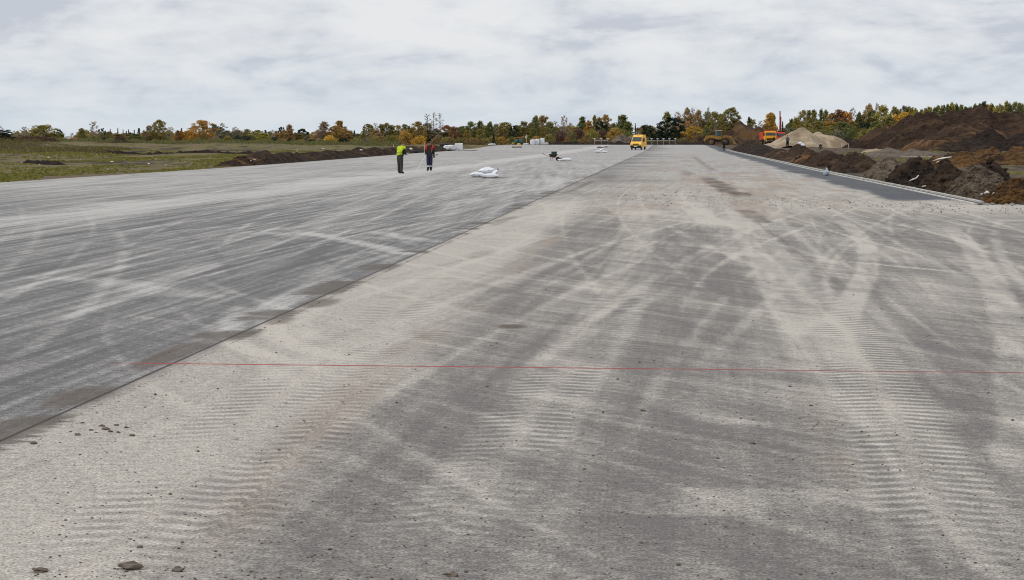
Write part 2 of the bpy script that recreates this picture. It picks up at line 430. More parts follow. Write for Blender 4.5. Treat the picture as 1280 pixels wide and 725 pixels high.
c = pv.mix(cw*(.5-Y.step(60, 120)*.3)*longf.step(.3, .5), c, (.13, .085, .075))
c = pv.mix(ct.abs().step(.040, .012)*red1*.9, c, (.22, .06, .055))
c = pv.mix(ct.abs().step(.03, .010)*red1*X.step(2.0, -1.0)*.95, c, (.34, .035, .035))
asn = pv.noise(pv.vec(X*.4, Y*.10, 8.), 1., 4)
asf = (X+(gran2-.5)*.6+(asn-.5)*2.8).step(6.9, 7.6)*X.step(9.6, 9.5)*(Y+(gran2-.5)*4+(asn-.5)*8).step(61, 63)
asc = pv.mix((broom*.6+gran*.4).step(.42, .62), (.05, .054, .062), (.085, .090, .10))
asc = pv.mix((dg2*.6+jn*.4).step(.50, .70)*.5, asc, (.30, .28, .25))
c = pv.mix(asf*.97, c, asc)
bars = pv.noise(pv.vec(X*.10, Y*.45, 2.), 1., 4, .65)
c = pv.scale(c, ((bars-.5)*Y.step(45, 110)*.7+1.)*((gran-.5)*2.6*Y.step(110, 20)+(gran2-.5)*.6+1.))
spk = pv.T.nodes.new('ShaderNodeTexVoronoi'); spk.inputs['Scale'].default_value = 17; pv.T.links.new(PV, spk.inputs['Vector'])
c = pv.mix(E(pv.T, spk.outputs['Distance']).step(.20, .10)*pv.xyz(spk.outputs['Color'])[0].step(.70, .72)*.75, c, (.07, .06, .055))
sp2 = pv.T.nodes.new('ShaderNodeTexVoronoi'); sp2.inputs['Scale'].default_value = 48; pv.T.links.new(PV, sp2.inputs['Vector'])
c = pv.mix(E(pv.T, sp2.outputs['Distance']).step(.30, .15)*pv.xyz(sp2.outputs['Color'])[0].step(.72, .75)*Y.step(30, 14)*.6, c, (.09, .08, .072))
pv.color(c)
pv.bump(tread*-1.+gran*.35+gran2*.5+broom*.4-jl*.5+dust*.3, .6, .012)
rw.data.materials.clear(); rw.data.materials.append(pv.m)

tr = Mat('field_ground', .95, .15)
X, Y, Z = tr.xyz(tr.pos())
P2 = tr.vec(X, Y)
a = tr.noise(tr.vec(X*.35, Y*.10), 1., 5, .62); b = tr.noise(tr.vec(X, Y*.4), .9, 5, .65); d = tr.noise(P2, 7, 4, .7); l = tr.noise(tr.vec(X*.15, Y*.035, 4.), 1., 4, .6)
g = tr.mix(b.step(.35, .65), (.050, .050, .014), (.155, .140, .036))
g = tr.mix(a.step(.42, .56), g, (.15, .112, .058))
g = tr.mix(((a-.5)*-1.).step(.08, .13)*.85, g, (.035, .028, .018))
g = tr.mix(l.step(.56, .62), g, (.045, .033, .022))
nearE = (X+34+(d-.5)*3+(a-.5)*22).step(-8, 1.5)*X.step(0, -1)*Y.step(175, 130)
g = tr.mix(nearE*.85, g, (.13, .095, .062))
s = tr.mix(b.step(.38, .62), (.045, .030, .020), (.13, .098, .066))
s = tr.mix(a.step(.56, .66), s, (.085, .078, .030))
s = tr.mix(((X-9.35)+(d-.5)*2).step(2.5, .5)*.8, s, (.055, .052, .048))
g = tr.mix(X.step(-4, 4), g, s)
far = tr.mix(b.step(.4, .6), (.10, .085, .04), (.06, .06, .025))
g = tr.mix(Y.step(430, 470)*.7, g, far)
g = tr.scale(g, (d-.5)*1.0+1.)
tr.color(g); tr.bump(d+b*1.5, .8, .12)
XS = [-2500, -900, -400, -250]+frange(-200, -32, 80)+frange(-31, 9, 12)+frange(9.6, 90, 60)+[120, 160, 220, 400, 900, 2500]
YT = [-60, -20, 0, 20]+frange(40, 260, 110)+frange(263, 560, 70)+[600, 700, 900, 1500, 3000, 7000]
sheet('ground', lambda y: XS, YT, ground, tr.m)

# ------------------------------------------------------------------ kerb lines
kerbm = simple('pale_concrete', (.52, .51, .48), (.34, .32, .29), 2., .85, bump=.3)
def strip(name, off, wd, h, y0, y1, n, mat):
    bm = bmesh.new(); pr = None
    for y in frange(y0, y1, n):
        x = edge_right(y)+off; z = gz(x, y)
        r = [bm.verts.new(p) for p in ((x, y, z-.1), (x, y, z+h-.01), (x+.015, y, z+h), (x+wd-.015, y, z+h), (x+wd, y, z+h-.01), (x+wd, y, z-.1))]
        if pr:
            for i in range(5): bm.faces.new((pr[i], pr[i+1], r[i+1], r[i]))
        else: bm.faces.new(r)
        pr = r
    bm.faces.new(pr[::-1])
    return tag(ob(name, bm, mat), kind='structure')
strip('kerb', .003, .11, .035, 58.6, 335, 60, kerbm)
strip('kerb', .50, .07, .05, 60.2, 335, 60, kerbm)
strip('drain_bed', .118, .378, -.015, 59, 335, 60, simple('damp_gravel', (.09, .08, .07), (.04, .034, .029), 4, .9, bump=.5))

# ------------------------------------------------------------------ heaps of soil, sand and gravel
HEAPS = []
def soilmat(name, c1, c2, c3, sc_=1.6, bump=1., p3=.62):
    k = Mat(name, .95, .12); v = k.pos()
    a = k.noise(v, sc_, 6, .68); b = k.noise(v, sc_*.22, 4, .6, .5); d = k.noise(v, sc_*7, 4, .75)
    c = k.mix(a.step(.36, .64), c1, c2); c = k.mix(b.step(p3-.08, p3+.06), c, c3)
    c = k.scale(c, (d-.5)*1.3+1.)
    k.color(c); k.bump(a*2+d, bump, .10); return k.m
M_DARK = soilmat('dark_soil', (.022, .014, .009), (.056, .036, .023), (.085, .052, .030))
M_PEAT = soilmat('black_soil', (.012, .008, .006), (.032, .021, .015), (.055, .034, .021))
M_MIX = soilmat('mixed_soil', (.024, .014, .009), (.055, .033, .019), (.15, .078, .034), .9, 1., .58)
M_CLAY = soilmat('orange_clay', (.055, .028, .011), (.165, .085, .028), (.035, .020, .012), 2.2, 1., .58)
M_GRAV = soilmat('brown_gravel', (.080, .058, .040), (.21, .165, .118), (.045, .031, .021), 4., 1., .62)
M_GREY = soilmat('grey_gravel', (.105, .082, .064), (.18, .148, .118), (.085, .066, .050), 2.5, .7, .6)
M_SAND = soilmat('sand', (.27, .21, .14), (.40, .32, .225), (.22, .165, .11), .7, .4, .56)
M_BIG = soilmat('brown_soil', (.022, .012, .0075), (.050, .029, .018), (.075, .044, .026), 1.3, 1.6, .58)
M_WEEDY = soilmat('weedy_soil', (.036, .021, .013), (.075, .044, .025), (.105, .060, .027), .9, 1., .53)
def heap(label, mat, peaks, n=90, rough=.12, lump=.35, name='soil_heap', clods=0, seed=0, cat='heap', group='heaps of earth and gravel beyond the kerb', fold=.0, terr=ground):
    """peaks: (x, y, top z, rx, ry) cones in world metres; one height field, one object"""
    x0 = min(p[0]-p[3] for p in peaks)-.3; x1 = max(p[0]+p[3] for p in peaks)+.3
    y0 = min(p[1]-p[4] for p in peaks)-.3; y1 = max(p[1]+p[4] for p in peaks)+.3
    big = max(p[2] for p in peaks)
    def hf(x, y):
        g = terr(x, y); h = -9
        wx = x+lump*noise.noise(Vector((x/lump/4, y/lump/4, seed)))*2; wy = y+lump*noise.noise(Vector((x/lump/4, y/lump/4, seed+9)))*2
        for (px, py, pz, rx, ry) in peaks:
            q = math.hypot((wx-px)/rx, (wy-py)/ry)
            v = 1-q
            v = v if v < .8 else .8+.2*(1-(1-(v-.8)/.2)**2)*.6
            h = max(h, v/.92*max(.15, pz-g))
        if h < -.3: return g-.3
        cl_ = sm(.6, 1.25, x-edge_right(y)) if (x > 0 and y < 340 and y > 57) else (sm(.1, 1.2, edge_left(y)-x) if x < -25 and y < 340 else 1)
        h = h*cl_ if h > 0 else h
        s = sm(-.1, .5, h)
        r = noise.fractal(Vector((x, y, seed))/max(lump*2.5, .2), .9, 2.1, 5)*rough*big*.55*s
        if fold: r += fold*big*abs(noise.noise(Vector((x*.35+y*.1, y*.08, seed))))*s*-1.2
        r += .035*noise.noise(Vector((x*5, y*5, seed)))*s
        return g-.12+(h+r)
    bm = bmesh.new(); nx = max(12, int(n*(x1-x0)/max(x1-x0, y1-y0))); ny = max(12, int(n*(y1-y0)/max(x1-x0, y1-y0)))
    vs = [[bm.verts.new((x, y, hf(x, y))) for x in frange(x0, x1, nx)] for y in frange(y0, y1, ny)]
    for j in range(ny-1):
        for i in range(nx-1):
            qv = (vs[j][i], vs[j][i+1], vs[j+1][i+1], vs[j+1][i])
            if all(v.co.z < terr(v.co.x, v.co.y)-.2 for v in qv): continue
            bm.faces.new(qv)
    bmesh.ops.delete(bm, geom=[v for v in bm.verts if not v.link_faces], context='VERTS')
    rg = random.Random(seed+3)
    fl = [f for f in bm.faces if f.calc_center_median().z > terr(*f.calc_center_median()[:2])+.02]
    for k in range(clods):
        f = rg.choice(fl); p = f.calc_center_median(); s = rg.uniform(.04, .11)*(1 if rg.random() < .8 else 1.7)
        r = bmesh.ops.create_icosphere(bm, subdivisions=1, radius=s)
        for v in r['verts']: v.co = Vector((v.co.x*rg.uniform(.7, 1.3), v.co.y*rg.uniform(.7, 1.3), v.co.z*rg.uniform(.6, 1)))+p
    o = ob(name, bm, mat, smooth=False); tag(o, label, cat, group)
    HEAPS.append((x0, x1, y0, y1, hf)); return o
def surf(x, y):
    z = ground(x, y) if not (edge_left(y) < x < edge_right(y) or (y < 58 and x > -31)) else gz(x, y)
    for x0, x1, y0, y1, hf in HEAPS:
        if x0 < x < x1 and y0 < y < y1: z = max(z, hf(x, y))
    return z
def hit(px, py, tmin=20, tmax=700):
    d = ray(px, py); o = Vector((0, 0, HC)); t = tmin
    while t < tmax:
        p = o+d*t
        if p.z < surf(p.x, p.y): return Vector((p.x, p.y, surf(p.x, p.y)))
        t *= 1.0012
    return o+d*tmax
def pk(px, top, D, wpx, ry):                       # peak from its column, top row, distance and half width in pixels
    p = atD(px, D); return (p.x, D, zat(top, D), wpx*D/FPX, ry)

heap('clodded orange clay heap nearest the camera, cut by the right frame edge', M_CLAY, [pk(1272, 219, 66, 42, 3.4), pk(1252, 232, 62.5, 22, 2.)], 110, .34, .22, clods=420, seed=1)
heap('heap of stony brown gravel, the broad round nearest one by the kerb', M_GRAV, [pk(1224, 203, 68.5, 58, 3.4)], 110, .025, .12, 'gravel_heap', clods=620, seed=2)
heap('black crested soil heap standing just behind the stony gravel heap', M_PEAT, [pk(1243, 197, 74, 34, 2.2), pk(1222, 199, 75.5, 26, 2)], 80, .2, .2, clods=90, seed=3)
heap('dark soil heap between the stony gravel heap and the heap with the white scrap', M_DARK, [pk(1187, 199, 79, 46, 3.2), pk(1160, 216, 75, 26, 2.2)], 100, .24, .22, clods=220, seed=4)
heap('blackish peaked soil heap with a white scrap lying on its front', M_PEAT, [pk(1146, 194, 90, 46, 3.6), pk(1122, 206, 85, 30, 2.6)], 100, .24, .22, clods=220, seed=5)
heap('paler gravelly brown heap left of the blackish peaked one', M_GRAV, [pk(1114, 192.5, 101, 42, 3.6), pk(1094, 201, 97, 32, 3)], 80, .18, .22, 'gravel_heap', clods=140, seed=6)
heap('dark brown soil heap with a low rounded top behind the grey bag on the kerb', M_DARK, [pk(1070, 188, 122, 44, 4.8), pk(1050, 196, 118, 32, 3.8)], 80, .22, .25, clods=140, seed=7)
heap('knobbly brown soil heap with several crests midway along the row by the kerb', M_MIX, [pk(1037, 185.5, 141, 36, 5), pk(1014, 185.5, 158, 34, 6), pk(1024, 189, 150, 26, 5)], 100, .24, .3, clods=160, seed=8)
heap('long lumpy brown soil heap tapering away along the kerb', M_MIX, [pk(994, 186, 182, 30, 8), pk(974, 185, 208, 28, 9), pk(983, 187, 195, 28, 9)], 100, .2, .35, clods=120, seed=9)
heap('dark soil heap at the far end of the kerb beside the lone dark worker', M_PEAT, [pk(948, 179.5, 258, 30, 14), pk(932, 179.5, 295, 24, 16), pk(958, 182, 236, 26, 12)], 110, .2, .6, clods=100, seed=10)
heap('small dark mound holding white sacks in front of the sand', M_DARK, [pk(1001, 178.5, 262, 20, 5)], 50, .14, .5, seed=12)
# middle distance
heap('grey gravel mound, left of the pair in front of the great soil bank', M_GREY, [pk(1108, 183, 225, 30, 5)], 60, .05, .6, 'gravel_heap', seed=13)
heap('grey gravel mound, right of the pair in front of the great soil bank', M_GREY, [pk(1144, 184.5, 215, 27, 5)], 60, .05, .6, 'gravel_heap', seed=14)
heap('low pale sand spill at the left foot of the two grey gravel mounds', M_SAND, [pk(1095, 184.5, 240, 18, 4)], 40, .1, .6, 'sand_heap', seed=15)
heap('long ragged ridge of orange clay between the kerb heaps and the great bank', M_CLAY, [pk(1200, 187, 128, 40, 7), pk(1235, 183, 138, 45, 8), pk(1275, 182, 140, 55, 9), pk(1180, 192, 135, 24, 6)], 140, .28, .5, clods=520, seed=16)
heap('great dark brown soil bank rising highest on the right behind everything', M_BIG,
     [pk(1152, 139, 345, 80, 24), pk(1192, 136.5, 350, 75, 26), pk(1217, 132, 350, 78, 26), pk(1262, 139, 350, 100, 26), pk(1330, 146, 350, 90, 26), pk(1115, 157, 350, 60, 20)], 240, .13, 1.2, 'soil_bank', seed=17, fold=.10)
heap('clay-streaked brown heap in front of the great bank', M_MIX, [pk(1200, 152, 312, 70, 15), pk(1170, 164, 305, 40, 12), pk(1228, 153, 316, 50, 12)], 120, .2, 1.3, seed=18, fold=.08)
heap('blackish hummocky heap at the foot of the great bank by the right frame edge', M_PEAT, [pk(1240, 158, 296, 42, 11), pk(1276, 167, 290, 44, 10), pk(1215, 172, 290, 40, 9), pk(1310, 165, 292, 50, 10)], 120, .24, 1.2, seed=19, fold=.05)
heap('low dark soil bank left of the great bank, below the wood', M_PEAT, [pk(1060, 171, 400, 30, 8), pk(1090, 168.5, 398, 40, 9), pk(1125, 168, 390, 40, 9), pk(1030, 176, 405, 30, 7), pk(1150, 176, 360, 50, 9)], 130, .2, 1.2, seed=20)
heap('pale sand heap, the tall left one of the touching pair', M_SAND, [pk(999, 159, 372, 45, 8.5), pk(985, 168, 362, 30, 6), pk(1008, 166, 364, 32, 6)], 110, .05, 1.2, 'sand_heap', seed=21)
heap('pale sand heap, the lower right one of the touching pair', M_SAND, [pk(1022, 163.5, 376, 44, 8.5), pk(1012, 173, 366, 24, 5)], 100, .06, 1.2, 'sand_heap', seed=22)
heap('high reddish brown soil heap patched with weeds behind the loader', M_WEEDY, [pk(932, 152, 455, 36, 12), pk(915, 163, 450, 28, 9), pk(948, 158, 450, 26, 9), pk(925, 170, 440, 28, 8), pk(952, 168, 436, 20, 7)], 120, .14, 1.3, seed=23)
heap('blunt dark soil heap left of the yellow truck', M_DARK, [pk(936, 172, 330, 20, 7), pk(946, 177, 322, 18, 6)], 60, .2, .7, seed=24)
heap('grey brown gravel heap with two humps behind the yellow van', M_GREY, [pk(776, 167.8, 468, 18, 7), pk(789, 167.5, 470, 18, 7)], 70, .08, .9, 'gravel_heap', seed=25, group='heaps beyond the far end of the runway')
heap('low black soil ridge closing the far end of the runway', M_PEAT, [pk(x_, 176.5+rnd.uniform(-.8, .8), 458, 12, 3) for x_ in range(668, 880, 9)], 260, .25, .7, 'soil_ridge', seed=26, group='heaps beyond the far end of the runway')
# left side
lb_ = []
for i in range(44):
    D_ = 146+i*3.8; X_ = edge_left(D_)-2.3+rnd.uniform(-.3, .3)
    lb_.append((X_, D_+rnd.uniform(-1.5, 1.5), ground(X_, D_)+.92+rnd.uniform(-.3, .22), 2.6+rnd.uniform(-.4, .5), 3.4+rnd.uniform(-.8, 2.5)))
def pg(px, D, h, rx, ry):
    p = atD(px, D); return (p.x, D, ground(p.x, D)+h, rx, ry)
heap('long dark earth bank running along the left edge of the runway', M_DARK, lb_, 420, .42, .35, 'soil_bank', clods=300, seed=30, group='earth banks on the left of the runway')
heap('rough brown heap at the near end of the left earth bank', M_MIX, [pk(300, 194.5, 142, 26, 4.5), pk(285, 199, 139, 18, 3.5), pk(318, 196, 147, 20, 4.5)], 90, .3, .35, clods=160, seed=31, group='earth banks on the left of the runway')
heap('thin black furrow of turned soil across the green field', M_PEAT, [pg(x_, 232+(x_-150)*.12, .42+rnd.uniform(-.15, .15), 1.4, 2.2) for x_ in range(130, 335, 7)], 300, .25, .5, 'soil_ridge', seed=32, group='earth banks on the left of the runway')
heap('short black furrow of turned soil near the left frame edge', M_PEAT, [pg(x_, 150, .4+rnd.uniform(-.1, .1), 1., 1.6) for x_ in range(42, 70, 5)], 90, .25, .4, 'soil_ridge', seed=33, group='earth banks on the left of the runway')
heap('small peaked dark mound in the scrub left of centre of the field', M_PEAT, [pg(151, 330, 1.0, 1.6, 3), pg(144, 334, .7, 1.2, 3), pg(158, 330, .5, 1.4, 3)], 60, .25, .6, seed=34, group='earth banks on the left of the runway')

# ------------------------------------------------------------------ trees
lf = Mat('foliage', .75, .2)
oi = lf.T.nodes.new('ShaderNodeObjectInfo'); ge = lf.T.nodes.new('ShaderNodeNewGeometry')
rv = E(lf.T, ge.outputs['Random Per Island'])
cc = lf.scale(oi.outputs['Color'], rv*1.5+1.35)
cc = lf.mix(rv.step(.86, .9)*.35, cc, (.30, .20, .05))
lf.color(cc); M_LEAF = lf.m
tl = lf.T.nodes.new('ShaderNodeBsdfTranslucent'); lf.T.links.new(cc, tl.inputs['Color']); mx = lf.T.nodes.new('ShaderNodeMixShader'); mx.inputs[0].default_value = .38
outn = [n for n in lf.T.nodes if n.type == 'OUTPUT_MATERIAL'][0]; lf.T.links.new(lf.p.outputs[0], mx.inputs[1]); lf.T.links.new(tl.outputs[0], mx.inputs[2]); lf.T.links.new(mx.outputs[0], outn.inputs[0])
M_BARK = simple('bark', (.16, .13, .11), (.07, .055, .045), 4, .9)
M_BIRCH = simple('birch_bark', (.42, .40, .37), (.14, .12, .11), 5, .8)
def tree_mesh(shape, H, W, nl, ls, seed):
    rg = random.Random(seed); tb = bmesh.new(); cb_ = bmesh.new()
    base = {'oval': .06, 'cone': .03, 'pine': .14, 'spire': .04, 'sparse': .25, 'bare': .3, 'bush': .0}[shape]
    def env(t):                                    # half width of the crown at height t (0..1 within crown)
        if shape == 'oval': return .5*W*max(.0, math.sin(math.pi*min(1, (t*.93+.08)))**.62)
        if shape == 'cone': return .5*W*(min(1, t*5+.45))*(1-t)**.55
        if shape == 'pine': return .5*W*math.sqrt(max(0, 1-(1.7*t-.75)**2))if t < 1 else 0
        if shape == 'spire': return .5*W*(1-t)**.85*(min(1, t*8+.4))
        if shape == 'bush': return .5*W*math.sqrt(max(0, 1-t*t))
        return .5*W*math.sin(math.pi*(t*.85+.12))**.8
    lobes = []; nlobe = {'oval': 60, 'cone': 60, 'pine': 40, 'spire': 30, 'sparse': 30, 'bare': 20, 'bush': 30}[shape]
    for k in range(nlobe):
        t = (k+.5)/nlobe*.97; a = k*2.4+rg.uniform(-.5, .5); r = env(t)*(rg.random()**.5*.92)
        lobes.append(Vector((r*math.cos(a), r*math.sin(a), H*(base+(1-base)*t))))
    th = H*.94 if shape != 'bush' else H*.5
    rt = .018*H+.03
    bend = rg.uniform(-.02, .02)*H
    if shape == 'bush':
        for k in range(5):
            l_ = lobes[rg.randrange(len(lobes))]; tube(tb, [(0, 0, -.2), l_*.5, l_], [.05, .035, .015], 5)
    else:
        tube(tb, [(0, 0, -.3), (bend*.3, 0, th*.3), (bend, bend*.5, th*.7), (bend*.6, 0, th)], [rt*1.2, rt*.8, rt*.4, rt*.1], 6)
        for l_ in lobes:
            z0 = max(H*base*.8, l_.z-.55*math.hypot(l_.x, l_.y)-.25); z0 = min(z0, th*.95)
            p0 = Vector((bend*z0/th, 0, z0)); mid = (p0+l_)/2+Vector((0, 0, .06*H*rg.random()))
            tube(tb, [p0, mid, l_], [rt*.32, rt*.2, rt*.07], 4, False)
            if shape in ('bare', 'sparse'):
                for j in range(7 if shape == 'sparse' else 16):
                    e_ = l_+Vector((rg.uniform(-1, 1), rg.uniform(-1, 1), rg.uniform(-.2, 1.5)))*W*.14
                    tube(tb, [mid.lerp(l_, rg.random()), e_], [rt*.10, rt*.05], 3, False)
    rad = {'oval': .165, 'cone': .155, 'pine': .16, 'spire': .2, 'sparse': .14, 'bare': .14, 'bush': .22}[shape]*W
    per = nl//nlobe
    for l_ in lobes:
        t = (l_.z/H-base)/(1-base)
        rr = rad*(1.05-.45*t)*rg.uniform(.75, 1.2); cnt = int(per*rg.uniform(.6, 1.35))
        for j in range(cnt):
            u = Vector((rg.gauss(0, 1), rg.gauss(0, 1), rg.gauss(0, 1))).normalized()
            p = l_+Vector((u.x, u.y, u.z*(.62 if shape == 'pine' else .95)))*rr*rg.random()**.42
            if p.z < .02: p.z = rg.uniform(.02, .3)
            n_ = (u+Vector((rg.uniform(-.8, .8), rg.uniform(-.8, .8), rg.uniform(-.1, 1.3)))).normalized()
            a = n_.orthogonal().normalized(); a = Matrix.Rotation(rg.uniform(0, 6.3), 3, n_) @ a; b = n_.cross(a); s = ls*rg.uniform(.5, 1.2)
            a *= s; b *= s*rg.uniform(.5, .9)
            cb_.faces.new([cb_.verts.new(p+v_) for v_ in (-a, b*.9-a*.1, a, -b)])
    tm = bpy.data.meshes.new('trunk'); tb.to_mesh(tm); tb.free(); tm.materials.append(M_BIRCH if shape in ('sparse', 'bare', 'oval') else M_BARK)
    cm_ = bpy.data.meshes.new('crown'); cb_.to_mesh(cm_); cb_.free(); cm_.materials.append(M_LEAF)
    return tm, cm_, H, W
LIB = {}
for sh, H_, W_, n_, ls, cnt in (('oval', 9, 5, 3600, .19, 5), ('cone', 9, 5, 3600, .19, 4), ('pine', 7, 6, 3800, .2, 3), ('spire', 9, 2.4, 1500, .2, 2), ('sparse', 10, 4.5, 800, .17, 3), ('bare', 12, 3.2, 120, .12, 3), ('bush', 3, 6, 1800, .20, 3)):
    LIB[sh] = [tree_mesh(sh, H_, W_, n_, ls, 100+7*i+len(sh)) for i in range(cnt)]
CL = dict(ol=(.125, .106, .030), gr=(.082, .088, .028), dk=(.012, .026, .016), bk=(.010, .020, .014), oc=(.185, .115, .028), ye=(.29, .185, .030), og=(.25, .135, .024), ru=(.15, .10, .048),
          rd=(.15, .072, .030), tn=(.20, .135, .065), pk=(.19, .13, .095), mr=(.062, .036, .028), gy=(.125, .115, .075), yg=(.155, .14, .028))
CN = dict(ol='olive', gr='green', dk='dark green', bk='blackish green', oc='ochre', ye='yellow', og='bright orange', ru='russet', rd='red orange', tn='tan', pk='pinkish brown', mr='maroon brown', gy='grey olive', yg='yellow green')
KN = dict(o=('oval', 'birch_tree', 'round birch', 'tree'), c=('cone', 'birch_tree', 'pointed birch', 'tree'), p=('pine', 'pine_tree', 'round pine', 'tree'), s=('spire', 'spruce_tree', 'spire spruce', 'tree'),
          k=('sparse', 'birch_tree', 'thin leaved birch', 'tree'), n=('bare', 'bare_tree', 'bare birch', 'tree'), u=('bush', 'bush', 'bush', 'bush'))
T = []   # (column, top row, width px, distance, kind, colour)
def t(s, D):
    for it in s.split(';'):
        it = it.strip()
        if not it: continue
        a = it.split(','); T.append((float(a[0]), float(a[1]), float(a[2]), D+rnd.uniform(-7, 7), a[3].strip(), a[4].strip()))
# left third
t('4,162,34,p,bk', 330)
t('10,179,14,u,ru;22,183,13,u,ru;8,184,14,u,ol;50,179.5,34,u,mr;32,182,22,u,mr;66,183,20,u,mr', 345)
t('18,163,10,k,gy;31,158,16,k,pk;24,168,16,o,gy;38,167,10,p,dk;55,155.5,29,o,yg;62,166,20,o,ol;75,174,16,u,ru;95,170,10,p,dk;102,160,14,c,ol;107,171,14,u,gr;117,151.5,16,k,tn;118,170,18,u,gr;132,165,14,o,ol;94,172,30,u,tn', 500)
t('0,157,12,k,pk;43,156,14,k,pk;47,160,16,o,tn;73,161,13,p,dk;84,170,13,k,tn;90,166,9,k,pk;98,166,12,k,tn;127,160,11,p,dk;137,164,11,c,ru;148,167,22,o,ru;140,171,14,o,ru;124,164,10,k,pk;80,173,20,u,tn', 530)
t('138,160,3,s,dk;147.5,159,3.5,s,dk;154,161,3,s,dk;158,163,4,s,dk;161,161,4,s,dk;163,165,5,s,dk;168,161.5,4,s,dk;174,159.5,8,s,dk;179,163,5,s,dk', 545)
t('169,167,16,o,gr;182,164,12,o,ru;186,156.5,10,o,ru;193,153.5,10,k,ru;200,149.5,19,o,ol;192,165,16,o,ru;213,158.5,13,k,tn;213,166,13,o,gr;222,162.5,8,c,ru;226,163.5,15,o,og;235,163.5,8,p,dk;229,171,11,u,mr;235,174,11,u,ol;221,174,12,u,gr', 500)
t('253.5,150,27,o,og', 490); t('252,163,12,o,oc', 478)
t('244,156.5,13,k,tn;227,159.5,6,s,dk;268,154.5,11,o,gy;272,158,18,p,dk;278,153.5,15,k,gy;285,163,18,o,gy;294,158.5,14,k,tn;297,162,13,o,ol;303,163,10,k,ru;309,161,11,o,ol;316,164,8,k,gy', 520)
t('306,170,20,p,dk;297,170,14,u,dk;285,171,16,u,ol;268,172,18,u,gy', 485)
t('323,162.5,17,o,yg;330,166,17,o,yg;341,162.5,12,k,tn;347,166,14,o,tn;358,163,16,o,oc;362,155.5,13,c,ru;372,167,14,o,ol;385,169,11,c,gy', 510)
t('332,162,8,s,dk;352,158.5,9,p,dk;345,164,8,s,dk;379,160.5,16,p,dk;337,164,10,o,gr', 530)
t('343,171,11,p,dk;364,174,11,p,bk;376,175,12,u,og;391,174,13,p,dk;383,177,8,p,dk;332,173,14,u,ol;355,174,12,u,ru', 470)
t('405,151.5,18,c,pk;398,163,16,o,tn;425,150.5,17,c,oc;418,157,16,o,oc;411,164,16,o,oc;431,160,12,o,oc;437,163,14,o,gy;443,162.5,5,s,dk;446,167,15,o,ol;461,154.5,14,o,ol;455,158,5,s,gr;469,153.5,11,k,pk;470,162,13,o,tn;477,155,12,o,ol', 500)
t('413,170,20,u,ye;468,171,15,u,ol;479,175,12,u,ru;457,173,14,u,gy;444,173,14,u,ol', 465); t('430,171.5,15,p,bk', 440)
# centre
t('483,153.5,12,o,ol;490,156,11,o,ol;498,156,10,o,oc;507,155.5,16,o,gr;522,151.5,15,o,oc;514,160,15,o,oc;535,153.5,17,o,gy;527,161,17,o,oc;492,163,20,o,oc;545,161,18,o,gy;559,156.5,17,o,rd;567,158,12,o,rd;571,160,8,k,ru;556,165,24,o,ol;577,157.5,14,o,gr;583,163,9,c,oc', 505)
t('534,142,12,n,pk;542,140,11,n,pk;550,141,14,n,pk', 520)
t('589,151.5,13,o,gr;600,151,14,c,gr;612,152,11,c,gr;607,157,15,o,ol;620,155,11,o,gy;631,152.5,20,o,ol;642,156.5,12,p,bk;636,156,10,o,gr;655,151.5,15,o,ol;648,157,13,o,ol;669,144.5,13,c,gr;664,153,13,o,ol;678,144.5,17,o,oc;687,152,14,o,ol;694,151.5,12,k,yg;692,158,16,o,ol', 500)
t('505,164,22,u,oc;509,172,20,u,mr;525,171,20,u,ye;490,170,22,u,ol;548,170,17,u,ru;560,172,17,u,ol;590,173,18,u,oc;603,174,18,u,ol;615,171,18,u,ol;575,173,14,u,ol;627,172,18,u,oc;640,172,14,u,gr;655,171,18,u,ol;672,171,20,u,oc', 472)
t('617,168,6,s,bk', 465)
t('705,144.5,13,k,pk;713,153.5,12,k,ru;703,158,18,o,ol;719,159,15,o,oc;728,145.5,15,c,gr;736,150.5,13,c,og;743,144,9,c,ol;749,146.5,11,o,ol;757,143.5,13,o,oc;744,157,18,o,oc;767,153.5,9,c,gy;760,158,16,o,ol', 500)
t('752,151.5,17,p,bk', 488); t('778,143.5,22,c,gr;786,152,14,c,gr', 495)
t('794,153.5,3.5,s,dk;806,158,3,s,dk;797,159.5,9,o,ru;803,157,9,o,ru', 520)
t('700,166,26,u,mr;714,167,20,u,gr;724,163,20,u,mr;686,169,18,u,ol;740,163,20,u,ol;753,164,22,u,mr;768,162,24,u,oc;783,165,16,u,gr', 478)
t('709,172,10,u,rd;730,173.5,8,u,og;724,175,6,u,ye;739,173,12,u,ru;750,174,14,u,ru;717,176,18,u,gr', 466)
t('808,156.5,18,p,bk;815,160,9,c,gr;823,158,15,o,ol;831,168,14,u,gr;820,170,18,u,ol', 500)
t('834,140,16,c,yg;847,140,14,k,ru;848,146,12,o,tn', 520); t('839,146.5,33,p,bk', 485); t('827,163,20,p,bk;851,162,12,p,dk;846,170,16,u,gr', 480)
t('859,135,11,o,tn;865.5,135.5,11,k,ru;873,137.5,11,o,tn;866,144,26,o,tn;857,152,16,o,tn;885,134,7,k,gy;884,140,14,o,gr;893,139.5,15,o,ol;902,143,16,o,ol;913,134.5,20,o,ol;878,152,16,o,gy;888,152,18,o,gr;902,155,18,o,ol;917,150,18,o,oc;923,158,12,o,oc', 505)
t('868,158,23,o,ye', 476); t('882,160,18,u,gr;895,163,18,u,mr;878,170,22,u,mr;864,173,16,u,mr;853,174,14,u,gr', 470)
t('936,145.5,8,s,dk;939,148.5,14,o,yg;950,151,9,k,gy;978,151.5,5,s,dk;966,142,11,c,dk', 520); t('962,141.5,19,c,ye;957,155,14,o,oc', 500)
